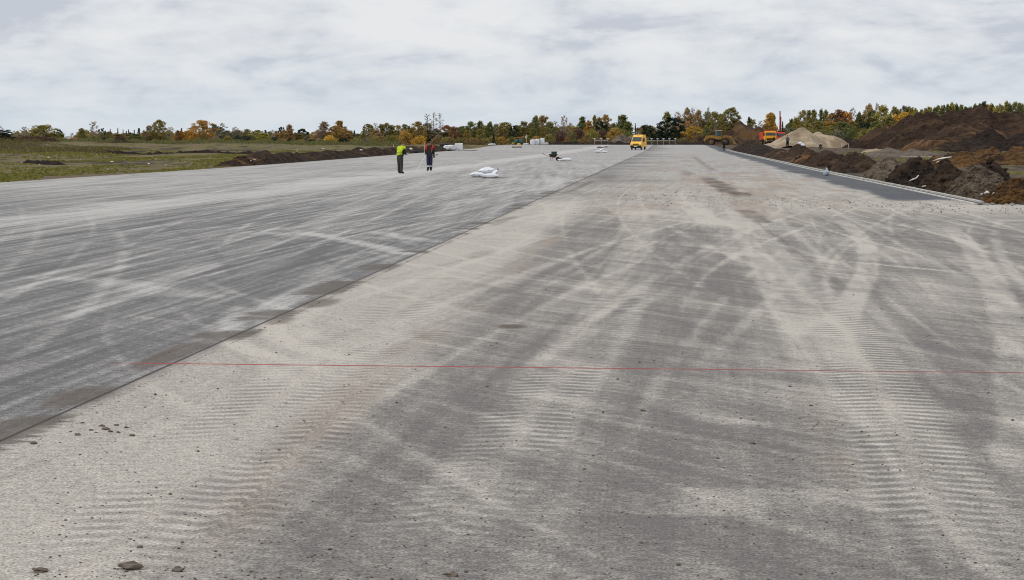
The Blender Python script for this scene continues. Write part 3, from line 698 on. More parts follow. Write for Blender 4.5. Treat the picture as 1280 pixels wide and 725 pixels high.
# right
t('989,148.5,10,c,gr;994,146.5,10,c,yg;1004,138,13,o,ol;1010.5,138,11,c,gr;1017,137.5,13,c,ol;1026,136.5,10,c,gr;1032,138,11,c,ol;1040,142,18,o,oc;1048,137.5,18,o,rd;1058,140,18,o,og;1073,140.5,10,c,gr;1073,148,14,p,dk;1086,130.5,13,o,tn;1096,129.5,11,k,ru;1103,132,18,o,yg;1091,139,22,o,gr;1080,142,16,o,gr', 510)
t('1065,135.5,13,k,gy;985,154,12,c,gr;980,160,12,o,gy;998,152,16,o,ol', 530)
t('1020,152,26,o,ol;1005,155,24,o,ol;1036,152,26,o,oc;1052,152,24,o,gr;1066,152,20,o,ol;1080,153,18,p,bk;1095,152,20,o,gr;1102,152,9,p,bk;1112,146,22,o,ol;992,160,20,o,gy', 490)
t('1012,163,26,u,ol;1030,163,26,u,ol;1046,164,24,u,gy;1058,166,16,p,dk;1065,163,20,u,gr;1078,163,22,u,ol;1092,162,24,u,ol;1110,160,24,u,mr;994,166,22,u,gr', 465)
xx = 1117
i_ = 0
tops = [134, 137, 133, 133.5, 135, 136, 137.5, 136, 134, 134.5, 133, 132, 131, 129, 130.5, 131.5, 134, 134, 131, 130, 127.5, 131, 130.5, 133, 131, 127.5, 130, 128.5, 129.5, 131]
cols = ['ol', 'yg', 'gy', 'gr', 'ol', 'yg', 'gr', 'ol', 'yg', 'gr', 'ol', 'gr', 'gr', 'yg', 'gr', 'ol', 'gr', 'yg', 'gr', 'gr', 'dk', 'og', 'gr', 'yg', 'ol', 'yg', 'gr', 'ol', 'gr', 'ol']
for tp, co in zip(tops, cols):
    T.append((xx+rnd.uniform(-1, 1), tp, rnd.uniform(10, 14), 520+rnd.uniform(-8, 8), rnd.choice('ccoo'), co)); xx += 5.6
for x_ in range(1118, 1290, 9):
    T.append((x_+rnd.uniform(-2, 2), rnd.uniform(139, 145), rnd.uniform(13, 18), 500+rnd.uniform(-8, 8), rnd.choice('oooc'), rnd.choice(['ol', 'yg', 'gr', 'gr', 'oc', 'ye'])))
# labels: find what each stands near
MARKS = [(0, 'at the far left of the field'), (48, 'above the maroon scrub on the left'), (84, 'left of the tall airy birch'), (110, 'around the tall airy birch on the left'), (140, 'among the far spruce spires'), (184, 'beside the tall olive birch on the left'),
         (215, 'left of the bright orange birch'), (240, 'around the bright orange birch'), (268, 'right of the bright orange birch'), (300, 'behind the near end of the earth bank'), (335, 'above the long earth bank'), (370, 'behind the earth bank near its stake'),
         (395, 'in the tall russet clump left of the workers'), (433, 'above the far end of the earth bank'), (465, 'left of the worker in the yellow vest'), (488, 'behind the worker in the yellow vest'), (512, 'between the two vested workers'), (530, 'under the tall bare birches'),
         (552, 'behind the white block and tarpaulin'), (582, 'behind the four sacks'), (606, 'left of the teal machine'), (634, 'behind the teal machine'), (660, 'behind the white bulk bags'), (684, 'behind the loaded wheelbarrow'), (706, 'right of the wheelbarrow in the wood'),
         (733, 'behind the short white barrier'), (762, 'behind the grey brown gravel heap'), (790, 'behind the yellow van'), (812, 'left of the huge dark pine'), (830, 'around the huge dark pine'), (856, 'left of the wheel loader'), (880, 'behind the wheel loader'),
         (905, 'at the left of the weedy soil heap'), (930, 'above the weedy soil heap'), (955, 'behind the yellow and red trucks'), (980, 'left above the sand heaps'), (1002, 'behind the tall sand heap'), (1022, 'behind the low sand heap'), (1042, 'in the orange clump right of the sand'),
         (1064, 'right of the orange clump'), (1084, 'beside the tan birch on the right'), (1108, 'at the left end of the great bank'), (1140, 'above the left shoulder of the great bank'), (1170, 'above the middle of the great bank'), (1204, 'above the summit of the great bank'),
         (1232, 'right of the summit of the great bank'), (1262, 'at the right frame edge')]
def mark(x):
    r = MARKS[0][1]
    for a, b in MARKS:
        if x >= a: r = b
    return r
ORD = ['leftmost', 'second', 'third', 'fourth', 'fifth', 'sixth', 'seventh', 'eighth', 'ninth']
NUM = ['no', 'one', 'two', 'three', 'four', 'five', 'six', 'seven', 'eight', 'nine']
def make_label(ent, all_):
    x, top, wd, D, k, c = ent
    key = lambda q: (q[4], q[5], mark(q[0]))
    same = sorted([q for q in all_ if key(q) == key(ent)], key=lambda q: q[0])
    base_ = f'{CN[c]} {KN[k][2]} {mark(x)}'
    if len(same) == 1: return base_
    if len(same) == 2:
        a, b = same
        if abs(a[1]-b[1]) > 3:
            return ('taller ' if top == min(a[1], b[1]) else 'lower ')+base_
    i = same.index(ent)
    o_ = 'rightmost' if i == len(same)-1 else ORD[i]
    return f'{o_} {CN[c]} {KN[k][2]} of {NUM[len(same)]} {mark(x)}'
for idx, ent in enumerate(T):
    x, top, wd, D, k, c = ent
    p = atD(x, D); p.z = ground(p.x, D)
    tm, cm_, H0, W0 = LIB[KN[k][0]][idx % len(LIB[KN[k][0]])]
    h = max(1.2, zat(top, D)-p.z); ww = wd*D/FPX*(1.6 if k in 'oc' else 1.15)
    root = empty(KN[k][1], p, rnd.uniform(0, 6.28)); root.scale = (ww/W0, ww/W0, h/H0)
    tag(root, make_label(ent, T), KN[k][3], 'bushes below the wood' if k == 'u' else 'trees of the autumn wood')
    a = bpy.data.objects.new('trunk' if k != 'u' else 'stem', tm); b = bpy.data.objects.new('crown' if k != 'u' else 'foliage', cm_)
    cj = rnd.uniform(.82, 1.2); col = CL[c]
    b.color = (col[0]*cj*rnd.uniform(.93, 1.07), col[1]*cj, col[2]*cj, 1)
    for q in (a, b): COL.objects.link(q); q.parent = root
# far wood behind, one mass of low growth, and scrub in front of the trees
def mass(name, n, fx, size, col, label=None):
    bm = bmesh.new(); rg = random.Random(n)
    for k in range(n):
        p = fx(rg); 
        if p is None: continue
        nn = Vector((rg.uniform(-1, 1), rg.uniform(-1.2, .6), rg.uniform(-.4, 1))).normalized(); a = nn.orthogonal().normalized(); a = Matrix.Rotation(rg.uniform(0, 6.3), 3, nn) @ a; b = nn.cross(a); s = size*rg.uniform(.5, 1.3)
        bm.faces.new([bm.verts.new(p+v_) for v_ in (-a*s, b*s*.8, a*s, -b*s*.7)])
    o = ob(name, bm, M_LEAF); o.color = (*col, 1); return tag(o, label, None, None, 'stuff')
def wood(rg):
    x = rg.uniform(-60, 1340); D = rg.uniform(545, 600)
    if 818 < x < 824 or 788 < x < 800 or 80 < x < 92: return None
    p = atD(x, D); top = 169+7*noise.noise(Vector((x*.05, 3, 0)))+5*noise.noise(Vector((x*.21, 9, 0)))
    if 820 > x > 560 or 850 < x < 930: top -= 9
    elif x < 560: top -= 2
    if x > 990: top -= 16+8*sm(1080, 1150, x)
    h = zat(top, D)-p.z; p.z = p.z+h*(.15+.85*rg.random()); return p
mass('far_wood', 90000, wood, .42, (.115, .094, .030))
def scrub(rg):
    x = rg.uniform(-30, 500); D = rg.uniform(395, 465); p = atD(x, D); p.z = ground(p.x, D)
    h = .45+.9*max(0, noise.noise(Vector((x*.09, D*.03, 0)))+.25)
    p.z += h*rg.random(); return p
mass('scrub', 26000, scrub, .17, (.060, .062, .022))
def scrub3(rg):
    x = rg.uniform(-30, 230); D = rg.uniform(215, 330); p = atD(x, D); p.z = ground(p.x, D)
    nn = noise.noise(Vector((p.x*.09, D*.05, 5)))
    nn -= .9*sm(110, 225, x+20*noise.noise(Vector((D*.07, 3, 0))))
    if nn < -.12 or rg.random() > .55+nn: return None
    p.z += (.2+1.6*nn)*rg.random(); return p
mass('low_scrub', 34000, scrub3, .11, (.058, .050, .020))
def scrub2(rg):
    x = rg.uniform(560, 1180); D = rg.uniform(462, 485); p = atD(x, D)
    h = .6+1.6*max(0, noise.noise(Vector((x*.07, D*.05, 7)))+.3); p.z += h*rg.random(); return p
mass('undergrowth', 22000, scrub2, .2, (.060, .046, .020))

# grass: tufts on the field left of the runway
bm = bmesh.new(); rg = random.Random(5)
for k in range(60000):
    D = 78+200*rg.random()**1.5; x = edge_left(D)-.6-rg.random()**1.3*(75 if D > 110 else 30)
    if D > 132 and x > edge_left(D)-5.5: continue
    v = noise.noise(Vector((x*.14, D*.05, 1)))
    if v < -.05 or rg.random() > .2+v*2: continue
    z = ground(x, D); h = rg.uniform(.04, .12)*(1+max(0, v)*1.2)
    for j in range(2):
        a = rg.uniform(0, 6.28); dx, dy = math.cos(a)*.05, math.sin(a)*.05; o_ = Vector((x+rg.uniform(-.15, .15), D+rg.uniform(-.15, .15), z-.01))
        bm.faces.new([bm.verts.new(o_+Vector(q_)) for q_ in ((-dx*1.4, -dy*1.4, 0), (dx*1.4, dy*1.4, 0), (dx*2+rg.uniform(-.08, .08), dy, h), (-dx*2, -dy, h*.8))])
o = ob('grass', bm, M_LEAF); o.color = (.092, .088, .020, 1); tag(o, kind='stuff')
# a few leafy weeds on the right, between the heaps
bm = bmesh.new()
for k in range(9000):
    D = 75+210*rg.random(); x = 12+rg.random()*35
    v = noise.noise(Vector((x*.12, D*.05, 14)))
    if v < .05: continue
    z = ground(x, D); h = rg.uniform(.06, .22)
    a = rg.uniform(0, 6.28); dx, dy = math.cos(a)*.06, math.sin(a)*.06; o_ = Vector((x, D, z))
    bm.faces.new([bm.verts.new(o_+Vector(q_)) for q_ in ((-dx, -dy, 0), (dx, dy, 0), (dx*2, dy, h), (-dx*2, -dy, h*.8))])
o = ob('weeds', bm, M_LEAF); o.color = (.11, .105, .03, 1); tag(o, kind='stuff')

# ------------------------------------------------------------------ loose stones and crumbs on the runway
M_CRUMB = simple('earth_crumb', (.085, .065, .05), (.16, .13, .105), 9, .95)
bm = bmesh.new(); rg = random.Random(8)
def crumb(x, y, s):
    r = bmesh.ops.create_icosphere(bm, subdivisions=1, radius=s)
    m3 = Matrix.Rotation(rg.uniform(0, 6), 3, 'Z')
    for v in r['verts']: v.co = m3 @ Vector((v.co.x*1.3, v.co.y*.9, v.co.z*.6))*(1+.25*noise.noise(v.co*30+Vector((x, y, 0))))+Vector((x, y, gz(x, y)+s*.35))
for k in range(2600):
    y = 8.3+32*rg.random()**1.5; x = rg.uniform(-.36, .20)*y*1.0; x = max(-4.4+rg.uniform(-1, 0)*(rg.random() < .3)*8, x); crumb(x, y, rg.uniform(.003, .0075)*(1 if rg.random() < .93 else 1.8))
for k in range(650):                            # band of crumbs across the far lane
    tt = rg.random(); px_ = 735+tt*545; py_ = 236+26*tt**.6+rg.gauss(0, 6)*(1-.4*tt)
    p = at(px_, max(226, py_)); crumb(p.x, p.y, rg.uniform(.006, .020)*(1 if rg.random() < .92 else 1.7))
for k in range(500):
    y = rg.uniform(50, 120); x = rg.uniform(-3, 8.5); crumb(x, y, rg.uniform(.006, .018))
tag(ob('gravel_crumbs', bm, M_CRUMB), kind='stuff')
k_ = 0
for (a, b, s) in ((75,527,.009),(88,540,.012),(103,529,.016),(114,538,.018),(120,541,.012),(128,533,.022),(132,537,.028),(138,540,.02),(146,532,.02),(148,541,.016),(158,535,.018),(165,545,.02),(97,544,.022),(42,555,.026),(163,711,.034),(50,715,.024),(222,714,.02),(804,514,.014),(940,555,.012),(565,720,.02)):
    s *= .62 if b < 560 and a < 170 else 1
    bm = bmesh.new(); rg = random.Random(int(a)); p = at(a, b)
    r = bmesh.ops.create_icosphere(bm, subdivisions=2, radius=s)
    for v in r['verts']: v.co = Vector((v.co.x*1.5, v.co.y, v.co.z*.6))*(1+.9*noise.noise(v.co*(1.5/s)+Vector((a, b, 0))))
    o = ob('earth_clod', bm, M_CRUMB, smooth=False); o.location = (p.x, p.y, s*.4)
    if a < 170 and b < 560: tag(o, 'small dark earth clod among the scatter right of the long joint', 'clod', 'scattered earth clods by the joint')
    else: tag(o, {163:'biggest dark earth clod at the bottom left of the runway',50:'flat dark clod in the bottom left corner of the runway',222:'dark clod right of the biggest one at the bottom left',804:'lone dark pebble on the grey patch right of centre',940:'small dark pebble below and right of the lone pebble',565:'dark clod at the bottom edge left of centre'}[a], 'clod')

# ------------------------------------------------------------------ people
def plain(name, c, rough=.7, spec=.3, metal=0): return simple(name, c, tuple(x*.82 for x in c), 14, rough, spec, 0, metal)
M_SKIN = plain('skin', (.42, .24, .17)); M_BLACK = plain('black_cloth', (.014, .014, .016)); M_LIME = plain('lime_vest', (.82, 1.0, .04), .6); M_TAPE = plain('grey_tape', (.30, .40, .12), .4)
M_DKG = plain('dark_grey_green_cloth', (.035, .038, .030)); M_NAVY = plain('navy_cloth', (.012, .016, .045)); M_RED = plain('orange_red_vest', (.80, .085, .02), .6); M_MAROON = plain('dark_red_cloth', (.12, .012, .012)); M_HAIR = plain('brown_hair', (.10, .065, .045))
M_REFL = plain('reflective_tape', (.55, .57, .55), .4); M_GREYC = plain('grey_cloth', (.08, .09, .10)); M_WHITE = plain('white_paint', (.75, .75, .74), .5)
DG = bpy.context.evaluated_depsgraph_get
BASE = dict(pel=(0, 0, .95), spi=(0, -.01, 1.10), che=(0, -.01, 1.30), nek=(0, 0, 1.47), hed=(0, -.02, 1.54),
            shL=(-.175, 0, 1.41), elL=(-.24, .02, 1.14), wrL=(-.25, -.06, .90), shR=(.175, 0, 1.41), elR=(.24, .02, 1.14), wrR=(.25, -.06, .90),
            hiL=(-.09, 0, .91), knL=(-.10, -.03, .50), anL=(-.11, .02, .10), toL=(-.13, -.15, .04), hiR=(.09, 0, .91), knR=(.10, -.03, .50), anR=(.11, .02, .10), toR=(.13, -.15, .04))
RAD = dict(pel=.18, spi=.18, che=.20, nek=.065, hed=.06, sh=.12, el=.080, wr=.050, hi=.13, kn=.10, an=.08, to=.045)
BON = [('pel', 'spi', 'jacket'), ('spi', 'che', 'jacket'), ('che', 'nek', 'jacket'), ('nek', 'hed', 'skin')]
for s_ in 'LR':
    BON += [('che', 'sh'+s_, 'jacket'), ('sh'+s_, 'el'+s_, 'sleeve'), ('el'+s_, 'wr'+s_, 'sleeve'), ('pel', 'hi'+s_, 'trousers'), ('hi'+s_, 'kn'+s_, 'trousers'), ('kn'+s_, 'an'+s_, 'trousers'), ('an'+s_, 'to'+s_, 'boots')]
def person(label, loc, rz, pose, mats, vest=None, hat=None, group=None, grip=.5, hgt=1.0, band=None):
    """mats: dict jacket, sleeve, trousers, boots, hand; vest: (material, tape material, open front)"""
    J = {k: Vector(v) for k, v in BASE.items()}
    for k, v in pose.items():
        if k != 'head': J[k] = Vector(v)
    keys = list(J); me = bpy.data.meshes.new('body')
    me.from_pydata([J[k] for k in keys], [(keys.index(a), keys.index(b)) for a, b, _ in BON], [])
    tmp = bpy.data.objects.new('tmp', me); COL.objects.link(tmp)
    tmp.modifiers.new('s', 'SKIN'); sb = tmp.modifiers.new('d', 'SUBSURF'); sb.levels = sb.render_levels = 2
    sv = me.skin_vertices[0].data
    for i, k in enumerate(keys):
        r = RAD.get(k) or RAD[k[:2]]; sv[i].radius = (r*1.12 if k in ('che', 'pel', 'spi') else r, r*(.78 if k in ('che', 'pel', 'spi') else 1)); sv[i].use_root = (k == 'pel')
    dg = DG(); dg.update(); ev = tmp.evaluated_get(dg); m2 = bpy.data.meshes.new_from_object(ev)
    bm = bmesh.new(); bm.from_mesh(m2); bpy.data.objects.remove(tmp); bpy.data.meshes.remove(m2)
    ML = [mats['jacket'], mats['sleeve'], mats['trousers'], mats['boots'], mats['hand'], M_SKIN, band or mats['trousers']]
    idx = dict(jacket=0, sleeve=1, trousers=2, boots=3, skin=5)
    def seg(p, a, b):
        d = b-a; t_ = max(0, min(1, (p-a).dot(d)/d.length_squared)); return (p-a-d*t_).length
    torso = []
    for f in bm.faces:
        c_ = f.calc_center_median(); best = min(BON, key=lambda q: seg(c_, J[q[0]], J[q[1]])/(RAD.get(q[0]) or RAD[q[0][:2]])**.5)
        f.material_index = idx[best[2]]
        if best[2] == 'trousers' and band and .24 < c_.z < .33: f.material_index = 6
        if best[2] == 'jacket': torso.append(f)
    # vest shell from the torso faces
    vb = None
    if vest:
        vb = bmesh.new(); mp = {}
        for f in torso:
            c_ = f.calc_center_median()
            if vest[2] and f.normal.y < -.3 and abs(c_.x-J['che'].x) < .125: continue
            if c_.z > J['nek'].z-.02 and (c_-J['nek']).length < .06: continue
            vs = []
            for v in f.verts:
                if v.index not in mp: mp[v.index] = vb.verts.new(v.co+v.normal*.022)
                vs.append(mp[v.index])
            nf = vb.faces.new(vs); zz = c_.z-J['pel'].z
            nf.material_index = 1 if (.02 < zz < .07 or .19 < zz < .24) else 0
    # hands: palm, four fingers, thumb
    for s_, sg in (('L', -1), ('R', 1)):
        w_ = J['wr'+s_]; d = (w_-J['el'+s_]).normalized(); side = Vector((0, -1, 0)); side = (side-d*side.dot(d)).normalized(); n_ = d.cross(side)*-sg
        tube(bm, [w_-d*.02, w_+d*.03, w_+d*.085], [.030, .040, .036], 8, True, 4)
        for j, ln in enumerate((.068, .078, .074, .058)):
            o_ = w_+d*.078+side*(.030-.02*j); kn_ = o_+(d*math.cos(grip*.6)+n_*math.sin(grip*.6))*ln*.5; ti = kn_+(d*math.cos(grip*2)+n_*math.sin(grip*2))*ln*.55
            tube(bm, [o_, kn_, ti], [.0105, .0095, .007], 6, True, 4)
        o_ = w_+d*.02+side*.032; tube(bm, [o_, o_+d*.03+side*.03+n_*.01, o_+d*.062+side*.034+n_*.03], [.013, .011, .008], 6, True, 4)
    # head with nose, ears, eyes, mouth
    hd = J['hed']; hp, hy = pose.get('head', (0, 0))
    HM = Matrix.Translation(hd) @ Matrix.Rotation(hy, 4, 'Z') @ Matrix.Rotation(hp, 4, 'X')
    def at_head(f): 
        before = set(bm.verts); f(); return [v for v in bm.verts if v not in before]
    def head_():
        r = bmesh.ops.create_uvsphere(bm, u_segments=18, v_segments=14, radius=1)
        for v in r['verts']:
            z = v.co.z; k = 1-.22*max(0, -z)**1.5
            v.co = Vector((v.co.x*.076*k, v.co.y*.096*k-.012*max(0, -z), z*.115+.11))
        tube(bm, [(0, -.09, .125), (0, -.118, .092), (0, -.092, .083)], [.008, .015, .008], 6)
        for sx_ in (-1, 1): tube(bm, [(sx_*.072, .0, .125), (sx_*.088, .008, .105), (sx_*.072, 0, .08)], [.01, .016, .008], 6)
        tube(bm, [(-.022, -.088, .058), (0, -.094, .056), (.022, -.088, .058)], [.003, .006, .003], 5)
    vs = at_head(head_); bmesh.ops.transform(bm, matrix=HM, verts=vs)
    for f in {f for v in vs for f in v.link_faces}: f.material_index = 5
    root = empty('person', loc, rz, hgt)
    tag(root, label, 'person', group)
    ob('body', bm, ML, root, True)
    e_ = bmesh.new()
    for sx_ in (-1, 1):
        r = bmesh.ops.create_icosphere(e_, subdivisions=1, radius=.011)
        bmesh.ops.transform(e_, matrix=HM @ Matrix.Translation((sx_*.030, -.083, .118)), verts=r['verts'])
    ob('eyes', e_, M_BLACK, root)
    h_ = bmesh.new()
    r = bmesh.ops.create_uvsphere(h_, u_segments=16, v_segments=12, radius=1)
    for v in list(r['verts']):
        v.co = Vector((v.co.x*.085, v.co.y*.105+.006, v.co.z*.12+.118))
    cut = .13 if hat else .11
    bmesh.ops.delete(h_, geom=[v for v in h_.verts if v.co.z < (cut if v.co.y < .02 else .06)], context='VERTS')
    bmesh.ops.transform(h_, matrix=HM, verts=h_.verts)
    ob('hat' if hat else 'hair', h_, hat or M_HAIR, root, True)
    if vb:
        r = bmesh.ops.solidify(vb, geom=vb.faces[:], thickness=.006)
        ob('vest', vb, [vest[0], vest[1]], root, True)
    return root
GP = 'workers on the runway'
p1 = at(500, 217.2)
person('worker in a bright lime yellow vest, bent forward and looking at a sheet of paper', (p1.x, p1.y, gz(p1.x, p1.y)), R(140),
       dict(spi=(0, -.03, 1.12), che=(0, -.08, 1.32), nek=(0, -.18, 1.48), hed=(0, -.23, 1.52), shL=(-.20, -.13, 1.40), elL=(-.28, -.12, 1.12), wrL=(-.12, -.36, 1.10),
            shR=(.20, -.13, 1.40), elR=(.28, -.14, 1.12), wrR=(.12, -.36, 1.10), anL=(-.13, .02, .10), toL=(-.16, -.15, .04), knL=(-.11, -.02, .5), anR=(.13, -.04, .10), toR=(.17, -.21, .04), head=(.55, 0)),
       dict(jacket=M_BLACK, sleeve=M_BLACK, trousers=M_DKG, boots=M_BLACK, hand=M_SKIN), (M_LIME, M_TAPE, False), None, GP, 1.1, 1.05)
p2 = at(537, 213.6)
person('worker in an open orange red vest, navy trousers and black hat, head bowed', (p2.x, p2.y, gz(p2.x, p2.y)), R(-6),
       dict(elL=(-.25, .03, 1.15), wrL=(-.17, -.20, 1.02), elR=(.245, .04, 1.13), wrR=(.275, -.05, .87), hed=(0, -.045, 1.535), head=(.42, 0), knL=(-.085, -.05, .5), anL=(-.07, -.08, .10), toL=(-.10, -.25, .04), anR=(.08, .02, .10), knR=(.09, -.02, .5), toR=(.11, -.15, .04)),
       dict(jacket=M_BLACK, sleeve=M_BLACK, trousers=M_NAVY, boots=M_BLACK, hand=M_BLACK), (M_RED, M_REFL, True), M_BLACK, GP, 1.2, 1.06, M_REFL)
p3 = atD(905, 305)
person('lone worker in dark clothes standing where the kerb begins', p3, R(20), dict(), dict(jacket=M_BLACK, sleeve=M_BLACK, trousers=M_BLACK, boots=M_BLACK, hand=M_SKIN), None, M_BLACK, GP, .5, 1.04, M_REFL)
p4 = atD(984.5, 262); p4.z = surf(p4.x, p4.y)
person('worker in grey standing in front of the tall sand heap', (p4.x, p4.y, zat(184.5, 262)-.02), R(-15), dict(wrL=(-.16, -.22, 1.12), wrR=(.16, -.22, 1.12)), dict(jacket=M_GREYC, sleeve=M_GREYC, trousers=M_BLACK, boots=M_BLACK, hand=M_SKIN), None, M_BLACK, GP, .8, 1.0)
p5 = atD(1025, 340); p5.z = surf(p5.x, p5.y)
person('worker in a white cap crouching at the foot of the low sand heap', p5, R(60),
       dict(pel=(0, .12, .42), spi=(0, .06, .56), che=(0, -.06, .74), nek=(0, -.16, .90), hed=(0, -.20, .95), shL=(-.17, -.10, .86), elL=(-.24, -.24, .66), wrL=(-.10, -.42, .62), shR=(.17, -.10, .86), elR=(.24, -.24, .66), wrR=(.10, -.42, .62),
            hiL=(-.09, .08, .40), knL=(-.16, -.30, .48), anL=(-.13, .02, .10), toL=(-.15, -.15, .04), hiR=(.09, .08, .40), knR=(.16, -.30, .48), anR=(.13, .02, .10), toR=(.15, -.15, .04), head=(.2, 0)),
       dict(jacket=M_BLACK, sleeve=M_BLACK, trousers=M_GREYC, boots=M_BLACK, hand=M_SKIN), None, M_WHITE, GP, 1.0, 1.05)
for px_, lab in ((953.5, 'worker in black standing by the left front wheel of the yellow truck'), (967.5, 'worker in black standing by the right front corner of the yellow truck')):
    q_ = atD(px_, 376); person(lab, (q_.x, q_.y, surf(q_.x, q_.y)+.02), R(8 if px_ < 960 else -20), dict(wrL=(-.18, -.2, 1.0)), dict(jacket=M_BLACK, sleeve=M_BLACK, trousers=M_BLACK, boots=M_BLACK, hand=M_SKIN), None, M_BLACK, GP, .6, 1.04)

# paper, staff, small tool
bm = bmesh.new(); quad(bm, [(-.15, -.10, 0), (.15, -.10, 0), (.15, .10, .03), (-.15, .10, .03)], .004)
o = ob('paper_sheet', bm, M_WHITE); rot_ = Matrix.Rotation(R(140), 4, 'Z'); o.matrix_world = Matrix.Translation((p1.x, p1.y, 0)) @ rot_ @ Matrix.Translation((0, -.50, 1.17)) @ Matrix.Rotation(R(-20), 4, 'X')
tag(o, 'white sheet of paper held by the worker in the lime yellow vest', 'paper')
bm = bmesh.new(); a_ = Vector((p2.x-.16, p2.y-.26, 1.04)); b_ = Vector((p2.x-1.02, p2.y-4.6, .015))
b_ = at(519, 216, .015); tube(bm, [a_, b_], .010, 8)
tag(ob('measuring_staff', bm, M_WHITE), 'thin white measuring staff slanting from the orange vested worker to the ground', 'measuring staff')
bm = bmesh.new(); tube(bm, [(p2.x+.30, p2.y-.14, .86), (p2.x+.42, p2.y-.20, .98), (p2.x+.50, p2.y-.22, 1.04)], [.018, .012, .012], 8); tube(bm, [(p2.x+.47, p2.y-.27, 1.03), (p2.x+.54, p2.y-.17, 1.05)], .022, 8)
tag(ob('hand_tool', bm, M_BLACK), 'short dark hand tool held by the orange vested worker', 'tool')

# ------------------------------------------------------------------ sacks
M_SACK = simple('white_woven_plastic', (.74, .75, .78), (.60, .61, .65), 9, .6, .35, .35, bscale=14)
M_SACKD = plain('sack_mouth', (.12, .12, .13))
def sack_bm(l, w_, h, seed, neck=False, ears=True):
    bm = bmesh.new(); r = bmesh.ops.create_cube(bm, size=2); bmesh.ops.subdivide_edges(bm, edges=bm.edges[:], cuts=7, use_grid_fill=True)
    for v in bm.verts:
        x, y, z = v.co
        e_ = (1-abs(x)**2.6*.75)*(1-abs(y)**2.6*.7)
        zz = z*max(.06, e_)
        if ears and abs(x) > .8 and abs(y) > .8: x *= 1.06; y *= 1.06
        n_ = noise.noise(Vector((x*1.6, y*1.6, z+seed)))*.18+noise.noise(Vector((x*4, y*4, z+seed)))*.07
        v.co = Vector((x*l/2*(1-.06*abs(y)), y*w_/2*(1-.08*abs(x)), (zz+1)*h/2+(n_*h if zz > -.2 else n_*h*.1)))
    mn = min(v.co.z for v in bm.verts)
    for v in bm.verts: v.co.z -= mn
    return bm
def sack(label, px, py, l, w_, h, rz, seed, z=None, tilt=(0, 0), group=None, name='sack', mat=None, dark=False, D=None):
    root = ob(name, sack_bm(l, w_, h, seed), mat or M_SACK, None, True)
    p = at(px, py) if D is None else atD(px, D)
    if D is None: p.z = gz(p.x, p.y)
    else: p.z = surf(p.x, p.y)
    if z is not None: p.z = z
    root.location = p; root.rotation_euler = (tilt[0], tilt[1], rz)
    tag(root, label, 'sack', group)
    if dark:
        bm = bmesh.new(); tube(bm, [(l/2-.03, -w_*.33, h*.52), (l/2+.012, 0, h*.60), (l/2-.03, w_*.33, h*.50)], [.012, .05, .012], 8)
        ob('sack_mouth', bm, M_SACKD, root, True)
    return root
GS = 'white sacks in the pile on the runway'
D0 = at(608, 222.6)
sack('plump white sack lying at the left of the pile of four', 596.5, 221.6, .78, .5, .27, R(14), 1, group=GS)
sack('plump white sack lying lowest in front in the pile of four', 612.5, 222.8, .95, .5, .25, R(-3), 2, group=GS)
q_ = at(608, 220.5)
sack('white sack lying on top of the pile of four with a peaked corner', 608.5, 221.0, .86, .60, .38, R(8), 3, z=.13, tilt=(R(4), R(-3)), group=GS)
sack('white sack leaning upright at the right end of the pile, its dark mouth showing', 619.5, 221.6, .66, .44, .26, R(8), 4, z=.06, tilt=(R(8), R(-48)), group=GS, dark=True)
bm = bmesh.new(); bx(bm, (0, 0, .012), (1.9, .9, .02)); 
for k in range(4): bx(bm, (0, -.36+.24*k, .03), (1.86, .10, .016))
o = ob('pallet_board', bm, simple('grey_wood', (.42, .38, .33), (.28, .25, .21), 6)); o.location = (D0.x, D0.y+.2, 0); tag(o, 'thin pale board lying beneath the pile of four white sacks', 'board')
GS2 = 'white sacks lying near the wheelbarrow'
sack('long white sack lying flat at the right of the wheelbarrow', 708.5, 201.6, .95, .42, .30, R(4), 5, group=GS2)
sack('small slumped white sack between the wheelbarrow and the long sack', 700.5, 201.4, .50, .34, .20, R(-20), 6, group=GS2)
GS3 = 'flat white sacks on the far runway'
sack('flat white sack, left of the flat pair in front of the white barrier', 747.5, 190.6, 1.1, .9, .28, R(10), 7, group=GS3)
sack('flat white sack, right of the flat pair in front of the white barrier', 755.5, 190.6, 1.05, .9, .26, R(-8), 8, group=GS3)
sack('white sack laid peaked across the flat pair in front of the white barrier', 752.5, 190.2, .8, .6, .26, R(30), 9, z=.26, tilt=(0, R(-14)), group=GS3)
M_ROCK = plain('dark_rubble', (.06, .045, .04))
for k, (a, b, s) in enumerate(((749, 185.6, .35), (753, 185.8, .22), (757, 185.4, .30))):
    bm = bmesh.new(); r = bmesh.ops.create_icosphere(bm, subdivisions=2, radius=s)
    for v in r['verts']: v.co = Vector((v.co.x*1.4, v.co.y, v.co.z*.5))*(1+.5*noise.noise(v.co*4+Vector((a, 0, 0))))
    p = at(a, b, .1); o = ob('earth_clod', bm, M_ROCK); o.location = (p.x, p.y, gz(p.x, p.y)+s*.2)
    tag(o, ('left', 'middle', 'right')[k]+' dark earth lump in the row of three behind the flat sacks', 'clod', 'dark lumps behind the flat sacks')
